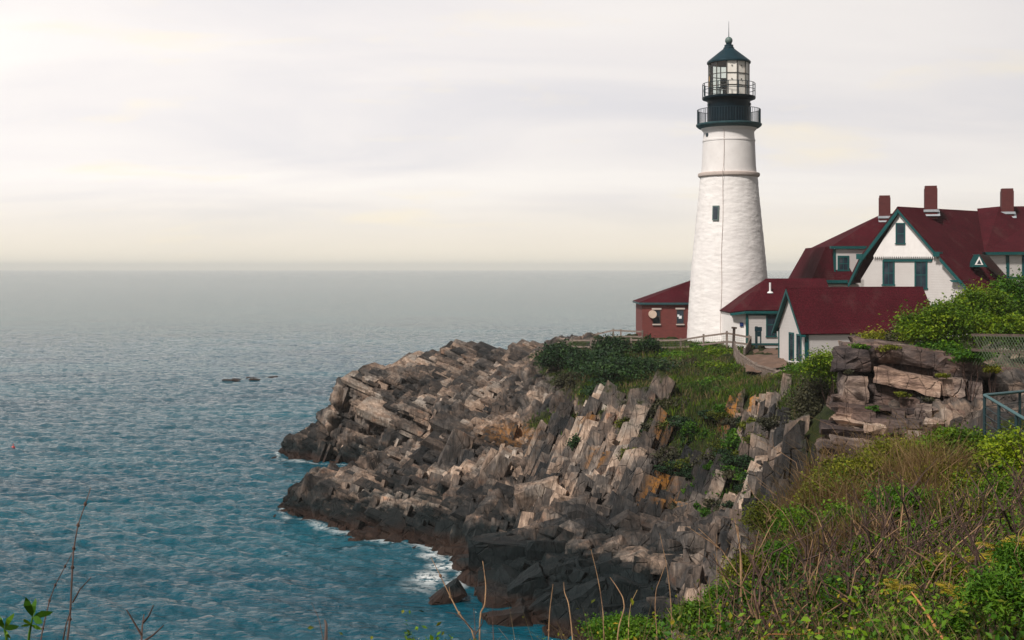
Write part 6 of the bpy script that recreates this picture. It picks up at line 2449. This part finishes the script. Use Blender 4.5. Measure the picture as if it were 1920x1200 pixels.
stem_thing('leaning brown dead stem with a fork above the tangle', [(1615, 1040), (1602, 985), (1595, 945)], 14.5, 'dry_stem', .010, side=[[(1606, 1005), (1614, 985), (1618, 965)]], tint=.7)


def leafy_shoot(label, base, tips, Y, mat, n, leaf, name='leafy_shoot', seed=0, group=None, aspect=.3, tb=0.0):
    """stem with large single leaves: tips are (column,row) of leaf ends around nodes"""
    rng = np.random.default_rng(seed + 70)
    b = P(base[0], base[1], Y)
    root = empty(name, tuple(b), label, 'plant', group)
    m = MB()
    node = P(*tips[0][0], Y)
    m.tube([b - Vector((0, 0, .1)), (b + node) / 2 + Vector((.004, 0, 0)), node], [.006, .005, .003], 6, .6)
    m.build('stalk', MATS['fern'], root)
    for (nx_, ny_), ends in tips:
        o_ = P(nx_, ny_, Y)
        for (ex, ey) in ends:
            e = P(ex, ey, Y - rng.uniform(-.05, .08))
            d = e - o_
            side = d.cross(Vector((0, 1, rng.normal() * .3))).normalized() * d.length * aspect * .5
            mid = o_ + d * .55 + Vector((0, -.01, .004))
            q1 = o_ + d * .25
            q2 = o_ + d * .8
            m = MB()
            t = float(np.clip(rng.random() * .6 + .3 + tb, 0, 1))
            m.add([o_, q1 + side * .75, mid + side, q2 + side * .6, e, q2 - side * .6, mid - side, q1 - side * .75, q1, mid, q2],
                  [(0, 1, 8), (0, 8, 7), (1, 2, 9, 8), (8, 9, 6, 7), (2, 3, 10, 9), (9, 10, 5, 6), (3, 4, 10), (10, 4, 5)], t)
            m.build('leaf', MATS[mat], root)
    return root


leafy_shoot('leafy green shoot in the bottom left corner', (12, 1210), [((8, 1180), [(27, 1149), (36, 1174), (-6, 1150), (2, 1158), (20, 1198)])], 4.5, 'leaf_green', 5, .05, seed=1, tb=-.1)
leafy_shoot('green shoot with pointed upright leaves beside the corner shoot', (46, 1215), [((61, 1157), [(48, 1119), (67, 1121), (100, 1147), (80, 1168)]), ((58, 1172), [(38, 1174), (79, 1180), (44, 1160)])], 4.8, 'leaf_green', 5, .05, seed=2)


def frond_plant(label, px, py, Y, n, L, mat, seed, spread=1.0, name='fern_plant', group=None, tb=0.0):
    """arching fronds with paired leaflets, every frond a part"""
    rng = np.random.default_rng(seed + 400)
    b = np.array(P(px, py, Y))
    gz = h1(b[0], b[1])
    b[2] = min(b[2], gz + .5)
    root = empty(name, tuple(b), label, 'plant', group)
    for k in range(n):
        a = rng.uniform(0, 2 * math.pi)
        up = rng.uniform(.5, 1.0)
        LL = L * rng.uniform(.6, 1.1)
        t = np.linspace(0, 1, 15)
        pts = b + np.stack([np.cos(a) * t * LL * .7 * spread, np.sin(a) * t * LL * .7 * spread, LL * (up * t - .55 * t ** 2.2)], 1)
        m = MB()
        m.tube(pts, np.linspace(.005, .0012, 15) * (L / .5), 4, .4)
        tang = np.gradient(pts, axis=0)
        for i in range(1, 15):
            tg = tang[i] / np.linalg.norm(tang[i])
            sd = np.cross(tg, [0, 0, 1])
            sd /= np.linalg.norm(sd) + 1e-6
            w = LL * .30 * math.sin(math.pi * (0.12 + .86 * t[i])) + .01
            for s_ in (-1, 1):
                e = pts[i] + sd * s_ * w + tg * w * .55 + np.array([0, 0, -.15 * w])
                wd = tg * w * .11 + np.array([0, 0, rng.normal() * .012 * L])
                mid = (pts[i] * .45 + e * .55)
                m.add([pts[i], mid + wd, e, mid - wd], [(0, 1, 2, 3)], float(np.clip(rng.random() * .7 + .15 + tb, 0, 1)))
        m.build('frond', MATS[mat], root)
    return root


for k_, (lab_, a_, b_, c_, d_, Y_, n_, l_) in enumerate([
    ('largest bright green leafy plant in the bottom right corner', 1868, 1135, 62, 60, 6.6, 3400, .038),
    ('bright green leafy plant at the right edge above the corner plant', 1905, 1060, 40, 40, 8.2, 2200, .040),
    ('narrow-leaved green plant left of the corner plant', 1800, 1175, 40, 34, 6.8, 1500, .034)]):
    shrub(lab_, a_, b_, c_, d_, Y_, 'fern', n_, l_, 'leafy plants in the bottom right corner', 'leafy_plant', 140 + k_, 24, sig=.26, aspect=.30, stems=8, tb=.05)
frond_plant('yellow-green feathery leaves hanging over the dry tangle', 1800, 1125, 7.2, 7, .22, 'leaf_yellow', 4, 1.2)
frond_plant('yellow leaf spray on a dark stem at the right edge', 1885, 1010, 9.5, 8, .30, 'leaf_yellow', 5, 1.2)
frond_plant('small yellow leaf spray in the middle of the dry tangle', 1675, 1110, 8.5, 8, .22, 'leaf_yellow', 6, 1.2)
frond_plant('ochre leaf spray at the far right below the dark shrub', 1850, 1045, 9.0, 6, .24, 'leaf_yellow', 7, 1.2)
stem_thing('dark stem carrying the yellow leaf spray', [(1750, 1090), (1790, 1060), (1835, 1030), (1880, 1008)], 9.4, 'bark_stem', .009, tint=.5)
# ================================================================== HAZE
def build_haze():
    mb = MB()
    mb.box((0, 2900, 16), (8000, 6600, 44))
    m = bpy.data.materials.new('haze')
    m.use_nodes = True
    t = NT(m.node_tree)
    t.n.clear()
    out = t.n.new('ShaderNodeOutputMaterial')
    pv = t.n.new('ShaderNodeVolumePrincipled')
    pv.inputs['Color'].default_value = (0.95, 0.945, 0.92, 1)
    pv.inputs['Density'].default_value = 0.00021
    pv.inputs['Anisotropy'].default_value = 0.0
    t.l.new(pv.outputs[0], out.inputs['Volume'])
    o = mb.build('haze', m)
    tag(o, kind='stuff')


build_haze()
